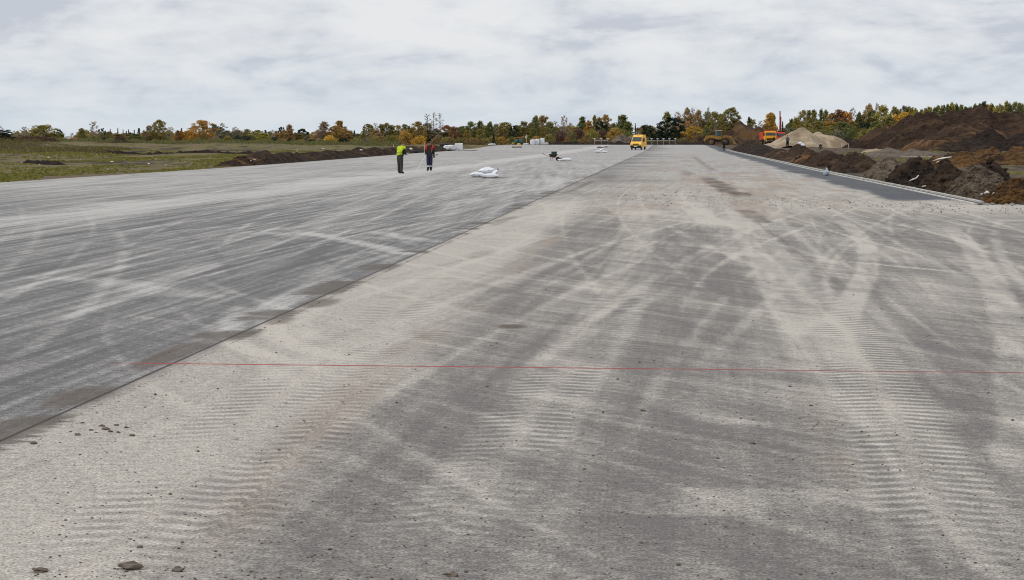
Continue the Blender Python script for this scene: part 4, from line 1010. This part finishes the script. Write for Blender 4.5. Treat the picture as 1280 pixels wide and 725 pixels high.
# grey bag on the kerb
p = at(1033, 219.8); bm = bmesh.new(); r = bmesh.ops.create_uvsphere(bm, u_segments=22, v_segments=16, radius=1)
for v in r['verts']:
    x, y, z = v.co; k = 1-.45*max(0, z-.25)**1.3
    v.co = Vector((x*.17*k, y*.16*k, z*.20+.17))*(1+.14*noise.noise(v.co*2.2)+.05*noise.noise(v.co*6)); v.co.z = max(0, v.co.z)
root = ob('bag', bm, simple('pale_blue_grey_plastic', (.42, .46, .52), (.26, .28, .32), 7, .5), None, True); root.location = p; tag(root, 'knotted pale grey bag standing on the asphalt strip by the kerb', 'bag')
bm = bmesh.new(); tube(bm, [(0, 0, .33), (.01, 0, .385), (.03, .01, .43)], [.045, .022, .05], 8); ob('knot', bm, M_SACK, root, True)

# ------------------------------------------------------------------ wheelbarrow with a teal tub
p = at(691.5, 201.2); wb = empty('wheelbarrow', p, R(3)); tag(wb, 'rusty brown wheelbarrow with its handles pointing left, loaded with a teal tub', 'wheelbarrow')
M_RUST = simple('rusty_brown_metal', (.085, .045, .030), (.16, .10, .075), 8, .8)
bm = bmesh.new()
vs = [(-.42, -.24, .62), (.42, -.24, .62), (.42, .24, .62), (-.42, .24, .62), (-.24, -.16, .34), (.22, -.16, .34), (.22, .16, .34), (-.24, .16, .34)]
vv = [bm.verts.new(v) for v in vs]
for f in ((4, 7, 6, 5), (0, 4, 5, 1), (1, 5, 6, 2), (2, 6, 7, 3), (3, 7, 4, 0)): bm.faces.new([vv[i] for i in f])
bmesh.ops.solidify(bm, geom=bm.faces[:], thickness=.012)
tube(bm, [v for v in vs[:4]]+[vs[0]], .014, 6)
ob('tray', bm, M_RUST, wb)
bm = bmesh.new()
for sy in (-1, 1): tube(bm, [(.38, sy*.05, .20), (.10, sy*.16, .32), (-.40, sy*.22, .42), (-.95, sy*.26, .66)], .017, 8)
bx(bm, (0, 0, .31), (.05, .36, .03)); bx(bm, (-.25, 0, .35), (.05, .40, .03)); ob('frame', bm, M_RUST, wb)
for sy in (-1, 1):
    bm = bmesh.new(); tube(bm, [(-.20, sy*.18, .36), (-.30, sy*.22, .0), (-.12, sy*.22, .0), (-.05, sy*.18, .34)], .016, 8); ob('leg', bm, M_RUST, wb)
    bm = bmesh.new(); tube(bm, [(-.86, sy*.256, .622), (-1.0, sy*.263, .682)], .024, 8); ob('grip', bm, M_BLACK, wb)
wh = bmesh.new(); disc(wh, (.42, 0, .19), .13, .03, 16, 'Y'); whe = ob('wheel', wh, M_RUST, wb)
bm = bmesh.new(); torus_wheel(bm, (.42, 0, .19), .19, .09, 20, 'Y'); ob('tyre', bm, M_BLACK, whe, True)
bm = bmesh.new(); tube(bm, [(.08, 0, .42), (.08, 0, .66), (.08, 0, .80), (.08, 0, .86), (.08, 0, .86)], [.20, .245, .265, .27, .235], 20)
root = ob('tub', bm, plain('teal_plastic', (.006, .055, .055), .5), None, True); root.matrix_world = Matrix.Translation(p) @ Matrix.Rotation(R(3), 4, 'Z'); tag(root, 'dark teal plastic tub standing in the wheelbarrow', 'tub')
bm = bmesh.new(); bx(bm, (-.08, .02, .53), (.34, .3, .20), .03); root = ob('cardboard_box', bm, plain('tan_card', (.30, .19, .12)), None); root.matrix_world = Matrix.Translation(p) @ Matrix.Rotation(R(12), 4, 'Z'); tag(root, 'small tan box packed beside the teal tub in the wheelbarrow', 'box')
bm = bmesh.new(); tube(bm, [(0, 0, .06), (.16, .02, .10), (.32, 0, .05)], [.06, .10, .05], 8); o = ob('rag', bm, M_BLACK, None, True); o.location = at(697.8, 199.3); tag(o, 'crumpled dark rag on the ground right of the wheelbarrow', 'rag')

# ------------------------------------------------------------------ materials for vehicles
M_YEL = plain('van_yellow', (.90, .50, .02), .35, .5); M_YELW = simple('loader_yellow', (.36, .19, .025), (.16, .09, .03), 2.5, .6); M_GLASS = plain('dark_glass', (.03, .04, .05), .08, .6); M_TGLASS = plain('teal_glass', (.03, .16, .15), .15, .6)
M_DK = plain('dark_plastic', (.018, .018, .02), .6); M_TYRE = plain('tyre_rubber', (.022, .021, .020), .9); M_TYD = plain('muddy_tyre', (.055, .042, .034), .95); M_RIM = plain('grey_rim', (.30, .30, .30), .4, .5, .3); M_HL = plain('headlight_glass', (.72, .74, .76), .15, .6)
M_ORG = plain('truck_orange_yellow', (.85, .38, .015), .45); M_TRED = plain('truck_red', (.62, .055, .025), .5); M_CHAS = plain('chassis_black', (.02, .02, .022), .7); M_AMB = plain('amber', (.8, .28, .02), .3)
def wheel(parent, c, r, wd, tyre=M_TYRE, rim=M_RIM, axis='X'):
    bm = bmesh.new(); disc(bm, c, r*.56, wd*.62, 18, axis); wheel_ = ob('wheel', bm, rim, parent)
    bm = bmesh.new(); torus_wheel(bm, c, r, wd, 26, axis); ob('tyre', bm, tyre, wheel_, True)
# yellow van
p = atD(798, 326); van = empty('van', p, R(-9)); tag(van, 'yellow van with a high roof and black bumper driving towards the camera', 'van')
tp = lambda z: 1-.13*sm(1.15, 2.55, z)
bm = bmesh.new()
prof = [(-2.55, .45), (-2.62, .62), (-2.60, .95), (-2.48, 1.12), (-1.95, 1.34), (-1.72, 1.40), (-.92, 2.22), (-.55, 2.48), (.0, 2.60), (2.6, 2.62), (2.78, 2.45), (2.85, 1.2), (2.85, .45)]
prism(bm, prof, -.98, .98, tp)
bmesh.ops.bevel(bm, geom=[e_ for e_ in bm.edges if abs(e_.verts[0].co.x-e_.verts[1].co.x) < .2 and (e_.verts[0].co-e_.verts[1].co).length > .2], offset=.05, segments=2, affect='EDGES')
ob('body', bm, M_YEL, van)
def slope(z): return -1.72+(z-1.40)*(.80/.82)
bm = bmesh.new(); quad(bm, [(-.84, slope(1.46)-.03, 1.46), (.84, slope(1.46)-.03, 1.46), (.78, slope(2.20)-.03, 2.20), (-.78, slope(2.20)-.03, 2.20)], .02); ws = ob('windscreen', bm, M_GLASS, van)
bm = bmesh.new()
for a in (-.5, .2): tube(bm, [(a, slope(1.46)-.07, 1.47), (a+.45, slope(1.72)-.06, 1.72)], .012, 5)
ob('wiper', bm, M_DK, ws)
for sx_ in (-1, 1):
    bm = bmesh.new(); prism(bm, [(-1.35, 1.42), (-.62, 1.42), (-.62, 2.02), (-.92, 2.02)], sx_*.972, sx_*(.945)); ob('side_window', bm, M_GLASS, van)
    bm = bmesh.new(); prism(bm, [(-.35, 1.42), (1.0, 1.42), (1.0, 2.02), (-.35, 2.02)], sx_*.972, sx_*(.945)); ob('side_window', bm, M_GLASS, van)
    bm = bmesh.new(); bx(bm, (sx_*.74, -2.50, .98), (.34, .16, .24), .05); ob('headlight', bm, M_HL, van)
    bm = bmesh.new(); bx(bm, (sx_*1.12, -1.45, 1.52), (.16, .12, .30), .03); tube(bm, [(sx_*.95, -1.42, 1.45), (sx_*1.1, -1.44, 1.47)], .02, 6); ob('mirror', bm, M_DK, van)
    for yy in (-1.75, 1.75): wheel(van, (sx_*.84, yy, .35), .35, .22)
    bm = bmesh.new(); bx(bm, (sx_*.985, 1.2, 1.0), (.012, 1.3, .02)); ob('side_trim', bm, M_DK, van)
bm = bmesh.new(); bx(bm, (0, -2.63, .58), (1.92, .16, .36), .05); bx(bm, (0, -2.56, .36), (1.7, .2, .14), .03); ob('bumper', bm, M_DK, van)
bm = bmesh.new(); bx(bm, (0, -2.60, .96), (1.05, .06, .16), .02)
for k in range(3): bx(bm, (0, -2.64, .91+.05*k), (1.0, .02, .014))
ob('grille', bm, M_DK, van)
bm = bmesh.new(); bx(bm, (0, -2.722, .60), (.52, .015, .12)); ob('licence_plate', bm, M_WHITE, van)
bm = bmesh.new(); bx(bm, (0, -2.645, 1.0), (.14, .02, .10), .02); ob('badge', bm, M_DK, van)
bm = bmesh.new(); bx(bm, (0, -.35, 2.60), (.5, .16, .09), .03); ob('roof_light', bm, M_AMB, van)

# trucks
def truck(label, loc, rz, cabm, bodm, crane=False):
    t_ = empty('truck', loc, rz); tag(t_, label, 'truck', 'tipper trucks by the sand heaps')
    bm = bmesh.new(); prism(bm, [(-3.2, .95), (-3.28, 1.5), (-3.22, 1.95), (-3.05, 2.80), (-2.9, 2.9), (-1.5, 2.92), (-1.4, 2.8), (-1.4, .95)], -1.22, 1.22, lambda z: 1-.05*sm(1.9, 2.9, z))
    bmesh.ops.bevel(bm, geom=[e_ for e_ in bm.edges if (e_.verts[0].co-e_.verts[1].co).length > .3], offset=.05, segments=2, affect='EDGES'); cab = ob('cab', bm, cabm, t_)
    bm = bmesh.new(); quad(bm, [(-1.06, -3.245, 2.02), (1.06, -3.245, 2.02), (1.02, -3.10, 2.62), (-1.02, -3.10, 2.62)], .02); ws = ob('windscreen', bm, M_GLASS, cab)
    bm = bmesh.new(); tube(bm, [(0, -3.26, 2.0), (0, -3.12, 2.64)], .03, 6); ob('centre_bar', bm, M_DK, ws)
    bm = bmesh.new(); bx(bm, (0, -3.30, 1.30), (1.7, .05, .30), .02)
    for k in range(4): bx(bm, (0, -3.335, 1.20+.07*k), (1.6, .02, .02))
    ob('grille', bm, M_DK, cab)
    bm = bmesh.new(); bx(bm, (0, -3.30, .78), (2.45, .3, .36), .05); ob('bumper', bm, M_CHAS, t_)
    for sx_ in (-1, 1):
        bm = bmesh.new(); tube(bm, [(sx_*.92, -3.44, .82), (sx_*.92, -3.48, .82)], [.13, .12], 14); ob('headlight', bm, M_HL, t_)
        bm = bmesh.new(); bx(bm, (sx_*1.42, -3.15, 2.25), (.16, .10, .52), .03); tube(bm, [(sx_*1.15, -3.0, 2.6), (sx_*1.4, -3.13, 2.5)], .02, 6); ob('mirror', bm, M_DK, cab)
        bm = bmesh.new(); prism(bm, [(-2.85, 1.95), (-1.8, 1.95), (-1.8, 2.6), (-2.75, 2.6)], sx_*1.222, sx_*1.20); ob('side_window', bm, M_GLASS, cab)
        for yy, dd in ((-2.35, 0), (1.0, .0), (2.35, .0)): wheel(t_, (sx_*1.05, yy, .52), .52, .34 if yy < 0 else .5, M_TYD, cabm)
    bm = bmesh.new(); bx(bm, (-.42, .2, .82), (.12, 6.8, .26)); bx(bm, (.42, .2, .82), (.12, 6.8, .26)); bx(bm, (0, 1.6, .6), (1.8, .2, .2)); ob('chassis', bm, M_CHAS, t_)
    bm = bmesh.new()
    if not crane:
        prism(bm, [(-1.2, 1.15), (3.2, 1.15), (3.6, 2.6), (-1.25, 2.75), (-2.1, 3.06), (-2.12, 3.0), (-1.3, 2.6)], -1.28, 1.28)
        ob('tipper_body', bm, bodm, t_)
        for k in range(5):
            for sx_ in (-1, 1): bm = bmesh.new(); bx(bm, (sx_*1.305, -.8+.95*k, 1.9), (.05, .10, 1.4)); ob('body_rib', bm, bodm, t_)
        bm = bmesh.new(); bx(bm, (.35, -2.4, 2.99), (.16, .16, .14), .03); ob('beacon', bm, M_AMB, cab)
    else:
        bx(bm, (0, 1.4, 1.35), (2.45, 4.4, .5), .03); bx(bm, (0, 1.4, 1.9), (2.4, 4.3, .06)); ob('flat_bed', bm, bodm, t_)
        bm = bmesh.new(); bx(bm, (.35, -.9, 1.9), (.8, .7, 1.7), .06); ob('crane_base', bm, M_MAROON, t_)
        ar = bmesh.new(); prism(ar, [(-1.1, 2.6), (-.6, 2.6), (-.72, 6.2), (-.98, 6.2)], .20, .58); arm = ob('crane_arm', ar, plain('crane_dark_red', (.18, .02, .02)), t_)
        ar = bmesh.new(); prism(ar, [(-1.35, 3.9), (-1.05, 3.9), (-1.05, 7.0), (-1.28, 7.0)], .14, .38); bx(ar, (.25, -1.18, 7.2), (.26, .3, .35), .04); ob('crane_jib', ar, plain('jib_red', (.36, .035, .03)), arm)
        ar = bmesh.new(); tube(ar, [(.62, -.85, 2.9), (.50, -.75, 4.6)], [.11, .06], 10); tube(ar, [(.05, -1.35, 4.4), (.12, -1.3, 5.6)], [.13, .13], 10); ob('cylinder', ar, M_WHITE, arm)
        ar = bmesh.new(); bx(ar, (.35, -1.0, 3.0), (.9, .5, .5), .06); ob('joint_block', ar, M_MAROON, arm)
    return t_
q_ = atD(960, 392)
truck('yellow orange tipper truck facing the camera, left of the red truck', (q_.x, q_.y, surf(q_.x, 388)+.22), R(7), M_ORG, M_TRED)
q_ = atD(972.3, 400)
truck('red crane truck with its boom raised, right of the yellow tipper truck', (q_.x, q_.y, surf(q_.x, 396)+.16), R(4), M_TRED, M_TRED, True)

# wheel loader, facing right
q_ = atD(899.5, 436); ld = empty('wheel_loader', (q_.x, q_.y, surf(q_.x, 436)+.02), R(-8)); tag(ld, 'muddy yellow wheel loader with its bucket lowered on the right', 'wheel loader')
bm = bmesh.new(); 
def sprof(bm, pts, y0, y1):                        # side profile of (x,z) extruded across y
    a = [bm.verts.new((x, y0, z)) for x, z in pts]; b = [bm.verts.new((x, y1, z)) for x, z in pts]; n = len(pts)
    fs = [bm.faces.new((a[i], a[(i+1) % n], b[(i+1) % n], b[i])) for i in range(n)]+[bm.faces.new(a[::-1]), bm.faces.new(b)]
    bmesh.ops.recalc_face_normals(bm, faces=fs)
sprof(bm, [(-3.3, 1.0), (-3.4, 1.5), (-3.2, 2.2), (-2.9, 2.25), (-1.5, 2.35), (-1.0, 2.1), (-1.0, 1.5), (-2.6, 1.3)], -.75, .75); ob('engine_cover', bm, M_YELW, ld)
bm = bmesh.new(); bx(bm, (-3.35, 0, 1.25), (.5, 1.9, .75), .08); ob('counterweight', bm, M_YELW, ld)
bm = bmesh.new(); sprof(bm, [(-1.2, .75), (1.9, .75), (2.0, 1.3), (.6, 1.5), (-1.2, 1.3)], -.5, .5); sprof(bm, [(-3.0, .8), (-1.2, .8), (-1.2, 1.2), (-3.0, 1.2)], -.6, .6); ob('frame', bm, M_CHAS, ld)
bm = bmesh.new(); sprof(bm, [(-1.0, 1.35), (.45, 1.35), (.62, 2.1), (-1.0, 2.1)], -.72, .72)
for x_, dx_ in ((-.95, 0), (.50, -.10)):
    for sy in (-1, 1): tube(bm, [(x_, sy*.68, 2.1), (x_+dx_, sy*.66, 3.35)], .05, 6)
cab = ob('cab', bm, M_YELW, ld)
bm = bmesh.new(); sprof(bm, [(-.9, 2.12), (.48, 2.12), (.38, 3.32), (-.9, 3.32)], -.64, .64); ob('window', bm, M_GLASS, cab)
bm = bmesh.new(); sprof(bm, [(-.86, 2.2), (-.45, 2.2), (-.45, 3.2), (-.86, 3.2)], -.66, -.645); ob('window', bm, M_TGLASS, cab)
bm = bmesh.new(); bx(bm, (-.25, 0, 3.43), (1.65, 1.6, .16), .05); ob('roof', bm, plain('pale_roof', (.50, .38, .22)), cab)
bm = bmesh.new(); tube(bm, [(-2.0, .3, 2.35), (-2.0, .3, 3.0), (-2.1, .3, 3.15)], .07, 8); ob('exhaust', bm, M_DK, ld)
for x_ in (-1.9, 1.25):
    for sy in (-1, 1):
        wheel(ld, (x_, sy*1.0, .86), .86, .60, M_TYD, plain('dull_yellow_rim', (.20, .13, .04)) if x_ < 0 and sy < 0 else bpy.data.materials['dull_yellow_rim'], 'Y')
        bm = bmesh.new(); sprof(bm, [(x_-.9, 1.45), (x_-.6, 1.72), (x_+.6, 1.72), (x_+.9, 1.45), (x_+.6, 1.66), (x_-.6, 1.66)], sy*.75, sy*1.3); ob('mudguard', bm, M_YELW, ld)
bm = bmesh.new()
for sy in (-1, 1): sprof(bm, [(.7, 1.7), (1.2, 2.35), (2.6, 2.15), (3.3, 1.0), (3.1, .9), (2.4, 1.8), (1.3, 1.95), (.85, 1.5)], sy*.42-.08, sy*.42+.08)
tube(bm, [(2.3, -.5, 1.95), (2.3, .5, 1.95)], .09, 8); ob('lift_arm', bm, M_YELW, ld)
bm = bmesh.new(); sprof(bm, [(3.15, .25), (4.2, .10), (4.25, .16), (3.4, .36), (3.2, .9), (3.5, 1.45), (3.42, 1.5), (3.05, 1.0)], -1.35, 1.35)
for sy in (-1.35, 1.30): sprof(bm, [(3.15, .25), (4.2, .10), (3.45, 1.5), (3.05, 1.0)], sy, sy+.05)
ob('bucket', bm, simple('worn_yellow_steel', (.32, .20, .06), (.12, .09, .06), 5), ld)
for sx_ in (-.9, .4):
    bm = bmesh.new(); bx(bm, (sx_, -.55, 3.3), (.14, .2, .14), .03); ob('work_light', bm, M_HL, ld)

# ------------------------------------------------------------------ barriers behind the van
M_GALV = plain('galvanised_steel', (.36, .37, .38), .5)
def barrier(label, xa, xb, n, D):
    a = atD(xa, D); b = atD(xb, D); t_ = empty('barrier', a); tag(t_, label, 'barrier')
    ln = b.x-a.x; dz = lambda u: surf(a.x+u*ln, D)-a.z
    bm = bmesh.new(); bx(bm, (ln/2, 0, 1.02+a.z*0), (ln, .06, .13)); bx(bm, (ln/2, -.04, 1.02), (ln, .03, .05)); ob('rail', bm, M_GALV, t_)
    for k in range(n):
        u = k/(n-1); bm = bmesh.new(); bx(bm, (u*ln, .05, .45), (.07, .07, 1.5)); ps = ob('post', bm, M_GALV, t_)
        bm = bmesh.new(); bx(bm, (u*ln, .05, 1.22), (.12, .06, .10)); bx(bm, (u*ln, .03, 1.50), (.6, .12, .10), .02); bx(bm, (u*ln, .05, 1.36), (.08, .05, .2)); ob('top_plate', bm, M_WHITE, ps)
barrier('long white steel barrier with plates on its posts, right of the van', 800, 844, 7, 444)
barrier('short white steel barrier with three plated posts, left of the gravel heap', 743, 760, 3, 446)

# ------------------------------------------------------------------ white things at the far left end
def blob(name, label, cat, px, D, sx_, sy_, sz, mat, seed=0, group=None, boxy=.5, dz=0, rz=0):
    bm = bmesh.new(); r = bmesh.ops.create_cube(bm, size=2); bmesh.ops.subdivide_edges(bm, edges=bm.edges[:], cuts=6, use_grid_fill=True)
    for v in bm.verts:
        n_ = v.co.normalized(); q = v.co*boxy+n_*(1-boxy)
        q = q*(1+.16*noise.noise(v.co*1.7+Vector((seed, 0, 0)))+.06*noise.noise(v.co*5+Vector((seed, 0, 0))))
        v.co = Vector((q.x*sx_/2, q.y*sy_/2, (q.z+1)*sz/2))
        if v.co.z < 0: v.co.z *= .2
    o = ob(name, bm, mat, None, boxy < .8); p = atD(px, D); o.location = (p.x, p.y, surf(p.x, p.y)+dz); o.rotation_euler.z = rz
    return tag(o, label, cat, group)
M_TARP = simple('white_tarpaulin', (.72, .73, .75), (.56, .57, .59), 2.5, .5, .4, .6); M_PALE = simple('pale_plaster', (.55, .50, .46), (.40, .36, .32), 3)
blob('tarpaulin', 'slumped white tarpaulin bundle left of the white block', 'tarpaulin', 562, 305, 2.0, 1.4, .85, M_TARP, 1, boxy=.55)
blob('tarpaulin', 'black plastic sheet draped over the left of the white bundle', 'tarpaulin', 556.5, 307, 1.9, 1.2, .95, M_DK, 2, boxy=.5)
blob('white_block', 'square white wrapped block standing right of the tarpaulin bundle', 'block', 573.5, 306, 1.22, 1.1, 1.2, M_TARP, 3, boxy=.93)
blob('tarpaulin', 'flat pale sheet stretched on the ground right of the white block', 'tarpaulin', 588, 308, 2.4, 1.2, .22, M_PALE, 4, boxy=.4)
blob('rubbish_bag', 'black and white rubbish lying between the two vested workers', 'rubbish', 518, 260, 1.1, .8, .40, M_DK, 5, boxy=.3)
blob('rag', 'white rag heaped on the left of the black rubbish', 'rag', 513.5, 258, .45, .4, .34, M_TARP, 6, boxy=.2)
blob('tarpaulin', 'low white heap on the far edge left of the teal machine', 'tarpaulin', 615, 425, 1.7, 1.0, .42, M_TARP, 7, boxy=.3)
for k, (a, wv, hv) in enumerate(((665.6, 1.06, 1.25), (671.4, 1.1, 1.38), (678, 1.0, 1.55))):
    D = 436+k; p = atD(a, D); root = blob('bulk_bag', ('left', 'middle', 'right and tallest')[k]+' bulk bag of the three white bulk bags at the far end', 'bulk bag', a, D, wv, 1.0, hv, M_TARP, 11+k, 'white bulk bags', .78)
    for sx_ in (-1, 1):
        bm = bmesh.new(); tube(bm, [(sx_*wv*.3, -.3, hv*.93), (sx_*wv*.2, -.1, hv*1.08), (sx_*wv*.3, .2, hv*.93)], .03, 5); ob('strap', bm, M_TARP, root)
blob('sack', 'small pale slumped bag right of the three bulk bags', 'sack', 683.2, 436, .9, .8, .62, M_PALE, 15, boxy=.3)
blob('sack', 'low white bag left of the three bulk bags', 'sack', 657.5, 437, 1.5, .8, .38, M_TARP, 16, boxy=.3)
blob('plank_stack', 'low brown stack of planks in front of the teal machine', 'planks', 646, 360, 1.9, .9, .22, simple('brown_planks', (.16, .11, .085), (.09, .065, .05), 4), 17, boxy=.95)
# post with a rag
q_ = atD(658, 438); pr = empty('signal_post', q_); tag(pr, 'pale wooden post with a white rag tied to its top beside the bulk bags', 'post')
bm = bmesh.new(); tube(bm, [(0, 0, -.2), (.03, 0, 1.4), (.0, 0, 2.45)], .055, 6); tube(bm, [(-.25, 0, 1.6), (.2, 0, 1.95)], .03, 5); ob('pole', bm, plain('pale_wood', (.48, .40, .28)), pr)
bm = bmesh.new(); quad(bm, [(-.30, 0, 1.55), (-.02, .02, 1.6), (.0, .02, 2.2), (-.34, 0, 2.15)], .03); quad(bm, [(.03, 0, 1.9), (.22, .05, 1.8), (.2, .05, 2.4), (.03, 0, 2.5)], .03); ob('flag', bm, M_PALE, pr)
# teal machine with two drums
q_ = atD(648.5, 440); tm_ = empty('drum_machine', (q_.x, q_.y, surf(q_.x, q_.y))); tag(tm_, 'small site machine with two teal drums under an orange bar', 'machine')
M_TEAL = plain('teal_paint', (.025, .10, .095), .5)
for sx_ in (-1, 1):
    bm = bmesh.new(); tube(bm, [(sx_*.55, 0, .32), (sx_*.55, 0, .45), (sx_*.55, 0, 1.15), (sx_*.55, 0, 1.35)], [.32, .46, .46, .3], 18); ob('drum', bm, M_TEAL, tm_, True)
    bm = bmesh.new(); torus_wheel(bm, (sx_*.85, -.2, .22), .22, .16, 16, 'Y'); disc(bm, (sx_*.85, -.2, .22), .13, .1, 12, 'Y'); ob('wheel', bm, M_TYRE, tm_)
bm = bmesh.new(); bx(bm, (0, 0, .26), (1.9, .7, .14), .02); tube(bm, [(0, 0, .3), (0, 0, 1.65)], .06, 6); ob('chassis', bm, M_CHAS, tm_)
bm = bmesh.new(); bx(bm, (0, 0, 1.68), (1.9, .12, .12), .02); bx(bm, (-.95, 0, 1.60), (.25, .2, .25), .03); ob('top_bar', bm, plain('orange_paint', (.50, .20, .04)), tm_)
bm = bmesh.new(); tube(bm, [(-.95, -.1, .4), (-1.5, -.2, .3), (-1.9, -.3, .05)], .06, 6); tube(bm, [(-1.25, -.1, .75), (-1.55, -.2, .2)], .07, 6); ob('tow_bar', bm, plain('yellow_paint', (.65, .40, .05)), tm_)
bm = bmesh.new(); r = bmesh.ops.create_uvsphere(bm, u_segments=14, v_segments=10, radius=.45)
for v in r['verts']: v.co = Vector((v.co.x*1.1, v.co.y, max(0, v.co.z)))
o = ob('canister', bm, plain('orange_plastic', (.62, .34, .03)), None, True); q2 = atD(648.5, 434); o.location = (q2.x, 434, surf(q2.x, 434)); tag(o, 'rounded orange yellow canister lying in front of the teal machine', 'canister')

# ------------------------------------------------------------------ stakes
M_STK = plain('whitewashed_wood', (.62, .58, .50))
for k, (a, b, D, h, lab) in enumerate(((492.5, 188, 262, 1.25, 'white stake on the far earth bank left of the lime vested worker'), (530.4, 190, 262, 1.5, 'white stake rising behind the orange vested worker'),
        (370, 197, 178, .95, 'leaning pale stake in the long earth bank'), (366.8, 192, 180, .75, 'shorter pale stake left of the leaning one in the earth bank'), (1192, 198, 150, .75, 'short pale stake behind the white pipe scraps on the right'),
        (1052, 180, 330, .9, 'left stake of the two thin stakes below the wood right of the sand'), (1061, 180, 330, .9, 'right stake of the two thin stakes below the wood right of the sand'), (935, 180, 345, 1.2, 'pale stump like post on the dark heap left of the trucks'))):
    p = atD(a, D); z0 = surf(p.x, p.y); bm = bmesh.new(); w_ = .05 if D < 200 else .07
    if k == 7: w_ = .16
    bx(bm, (0, 0, h/2-.1), (w_, w_, h+.2)); bmesh.ops.bevel(bm, geom=[e_ for e_ in bm.edges if all(v.co.z > h-.3 for v in e_.verts)], offset=w_*.3, segments=1, affect='EDGES')
    o = ob('stake', bm, M_STK); o.location = (p.x, p.y, z0); o.rotation_euler = (0, R(rnd.uniform(-5, 5)) if k != 2 else R(7), 0); tag(o, lab, 'stake', 'survey stakes')

# ------------------------------------------------------------------ white scraps on the heaps and rubble in the field
M_SCR = simple('white_plastic_scrap', (.74, .74, .72), (.55, .54, .50), 6, .5, .4, .3)
def scrap(label, pts, rad, name='plastic_scrap', cat='scrap', group=None, n=9):
    P3 = [hit(*q) for q in pts]; P3 = [q+Vector((0, -.06, rad*.6)) for q in P3]
    bm = bmesh.new(); rr = [rad*rnd.uniform(.7, 1.3) for _ in P3]; rr[0] *= .5; rr[-1] *= .5
    tube(bm, P3, rr, 8)
    for v in bm.verts: v.co += Vector((noise.noise(v.co*6), noise.noise(v.co*6+Vector((9, 0, 0))), noise.noise(v.co*6+Vector((0, 9, 0)))))*rad*.7
    tag(ob(name, bm, M_SCR, None, True), label, cat, group)
scrap('white plastic strip lying on the front of the blackish peaked heap', [(1137, 227), (1141, 225.5), (1145, 223.5), (1148, 221)], .04)
scrap('long crumpled white sheeting behind the dark heaps below the orange clay ridge', [(1166, 203), (1172, 200), (1178, 199.3), (1184, 198), (1189, 197)], .06)
scrap('short white lump under the left end of the crumpled sheeting', [(1170, 204.5), (1174, 202.5)], .05)
scrap('small white scrap by the kerb below the dark heap', [(1152.5, 234.5), (1157, 234.6)], .04)
scrap('leftmost white scrap of three at the foot of the stony gravel heap', [(1225, 243.6), (1228, 243.4)], .055, group='white scraps by the gravel heap')
scrap('middle and largest white scrap of three at the foot of the stony gravel heap', [(1230, 244), (1233, 242.5), (1236, 244.2)], .075, group='white scraps by the gravel heap')
scrap('rightmost white scrap of three at the foot of the stony gravel heap', [(1240, 243.6), (1242.5, 243.6)], .045, group='white scraps by the gravel heap')
bm = bmesh.new(); q_ = atD(1146, 200); bx(bm, (0, 0, .06), (3.3, .2, .09), .01); o = ob('pale_plank', bm, M_PALE); o.location = (q_.x, q_.y, surf(q_.x, q_.y)+.02); tag(o, 'long thin pale plank lying in front of the right grey gravel mound', 'plank')
for (px_, py_, lab) in ((1000, 181.5, 'left white sack of the pair on the small dark mound'), (1003.6, 183.2, 'right white sack of the pair on the small dark mound')):
    q_ = hit(px_, py_, 200, 300); o = ob('sack', sack_bm(.62, .45, .42, px_), M_SACK, None, True); o.location = q_+Vector((0, -.1, -.05)); tag(o, lab, 'sack', 'white sacks on the dark mound')
k_ = 0
for a, b in ((49, 206), (103, 201), (101, 199.5), (106, 203), (140, 202.6), (148, 200.5), (116, 195), (186, 205), (207, 205.8), (231, 202), (134, 212), (155, 200), (196, 199), (60, 197), (404, 186), (318, 199.5), (313, 201), (452, 188.5), (86, 208), (27, 203)):
    q_ = hit(a, b, 60, 330); bm = bmesh.new(); s = rnd.uniform(.04, .10)*q_.y/150
    r = bmesh.ops.create_icosphere(bm, subdivisions=2, radius=s)
    for v in r['verts']: v.co = Vector((v.co.x*1.5, v.co.y, v.co.z*.8))*(1+.5*noise.noise(v.co*5+Vector((a, 0, 0))))
    o = ob('rubble_lump', bm, M_SCR if k_ % 3 else M_PALE); o.location = q_; 
    w8 = 'on the earth bank' if a > 300 else ('in the grass' if a > 120 else 'in the grass near the left frame edge')
    tag(o, f'small pale rubble lump {w8}', 'rubble', 'pale rubble lumps '+w8); k_ += 1
# rubble edging where the kerb row ends at the frame edge
M_RUB = simple('broken_concrete', (.30, .28, .25), (.14, .13, .115), 5, .9)
bm = bmesh.new(); rg = random.Random(44)
for k in range(420):
    x = rg.uniform(9.6, 16); y = 58.2+rg.random()**2*1.6; s = rg.uniform(.02, .07)*(1 if rg.random() < .9 else 1.9)
    r = bmesh.ops.create_icosphere(bm, subdivisions=1, radius=s)
    for v in r['verts']: v.co = Vector((v.co.x*1.3, v.co.y, v.co.z*.7))*(1+.5*noise.noise(v.co*20+Vector((x, y, 0))))+Vector((x, y, ground(x, y)+s*.3))
tag(ob('rubble', bm, M_RUB), kind='stuff')
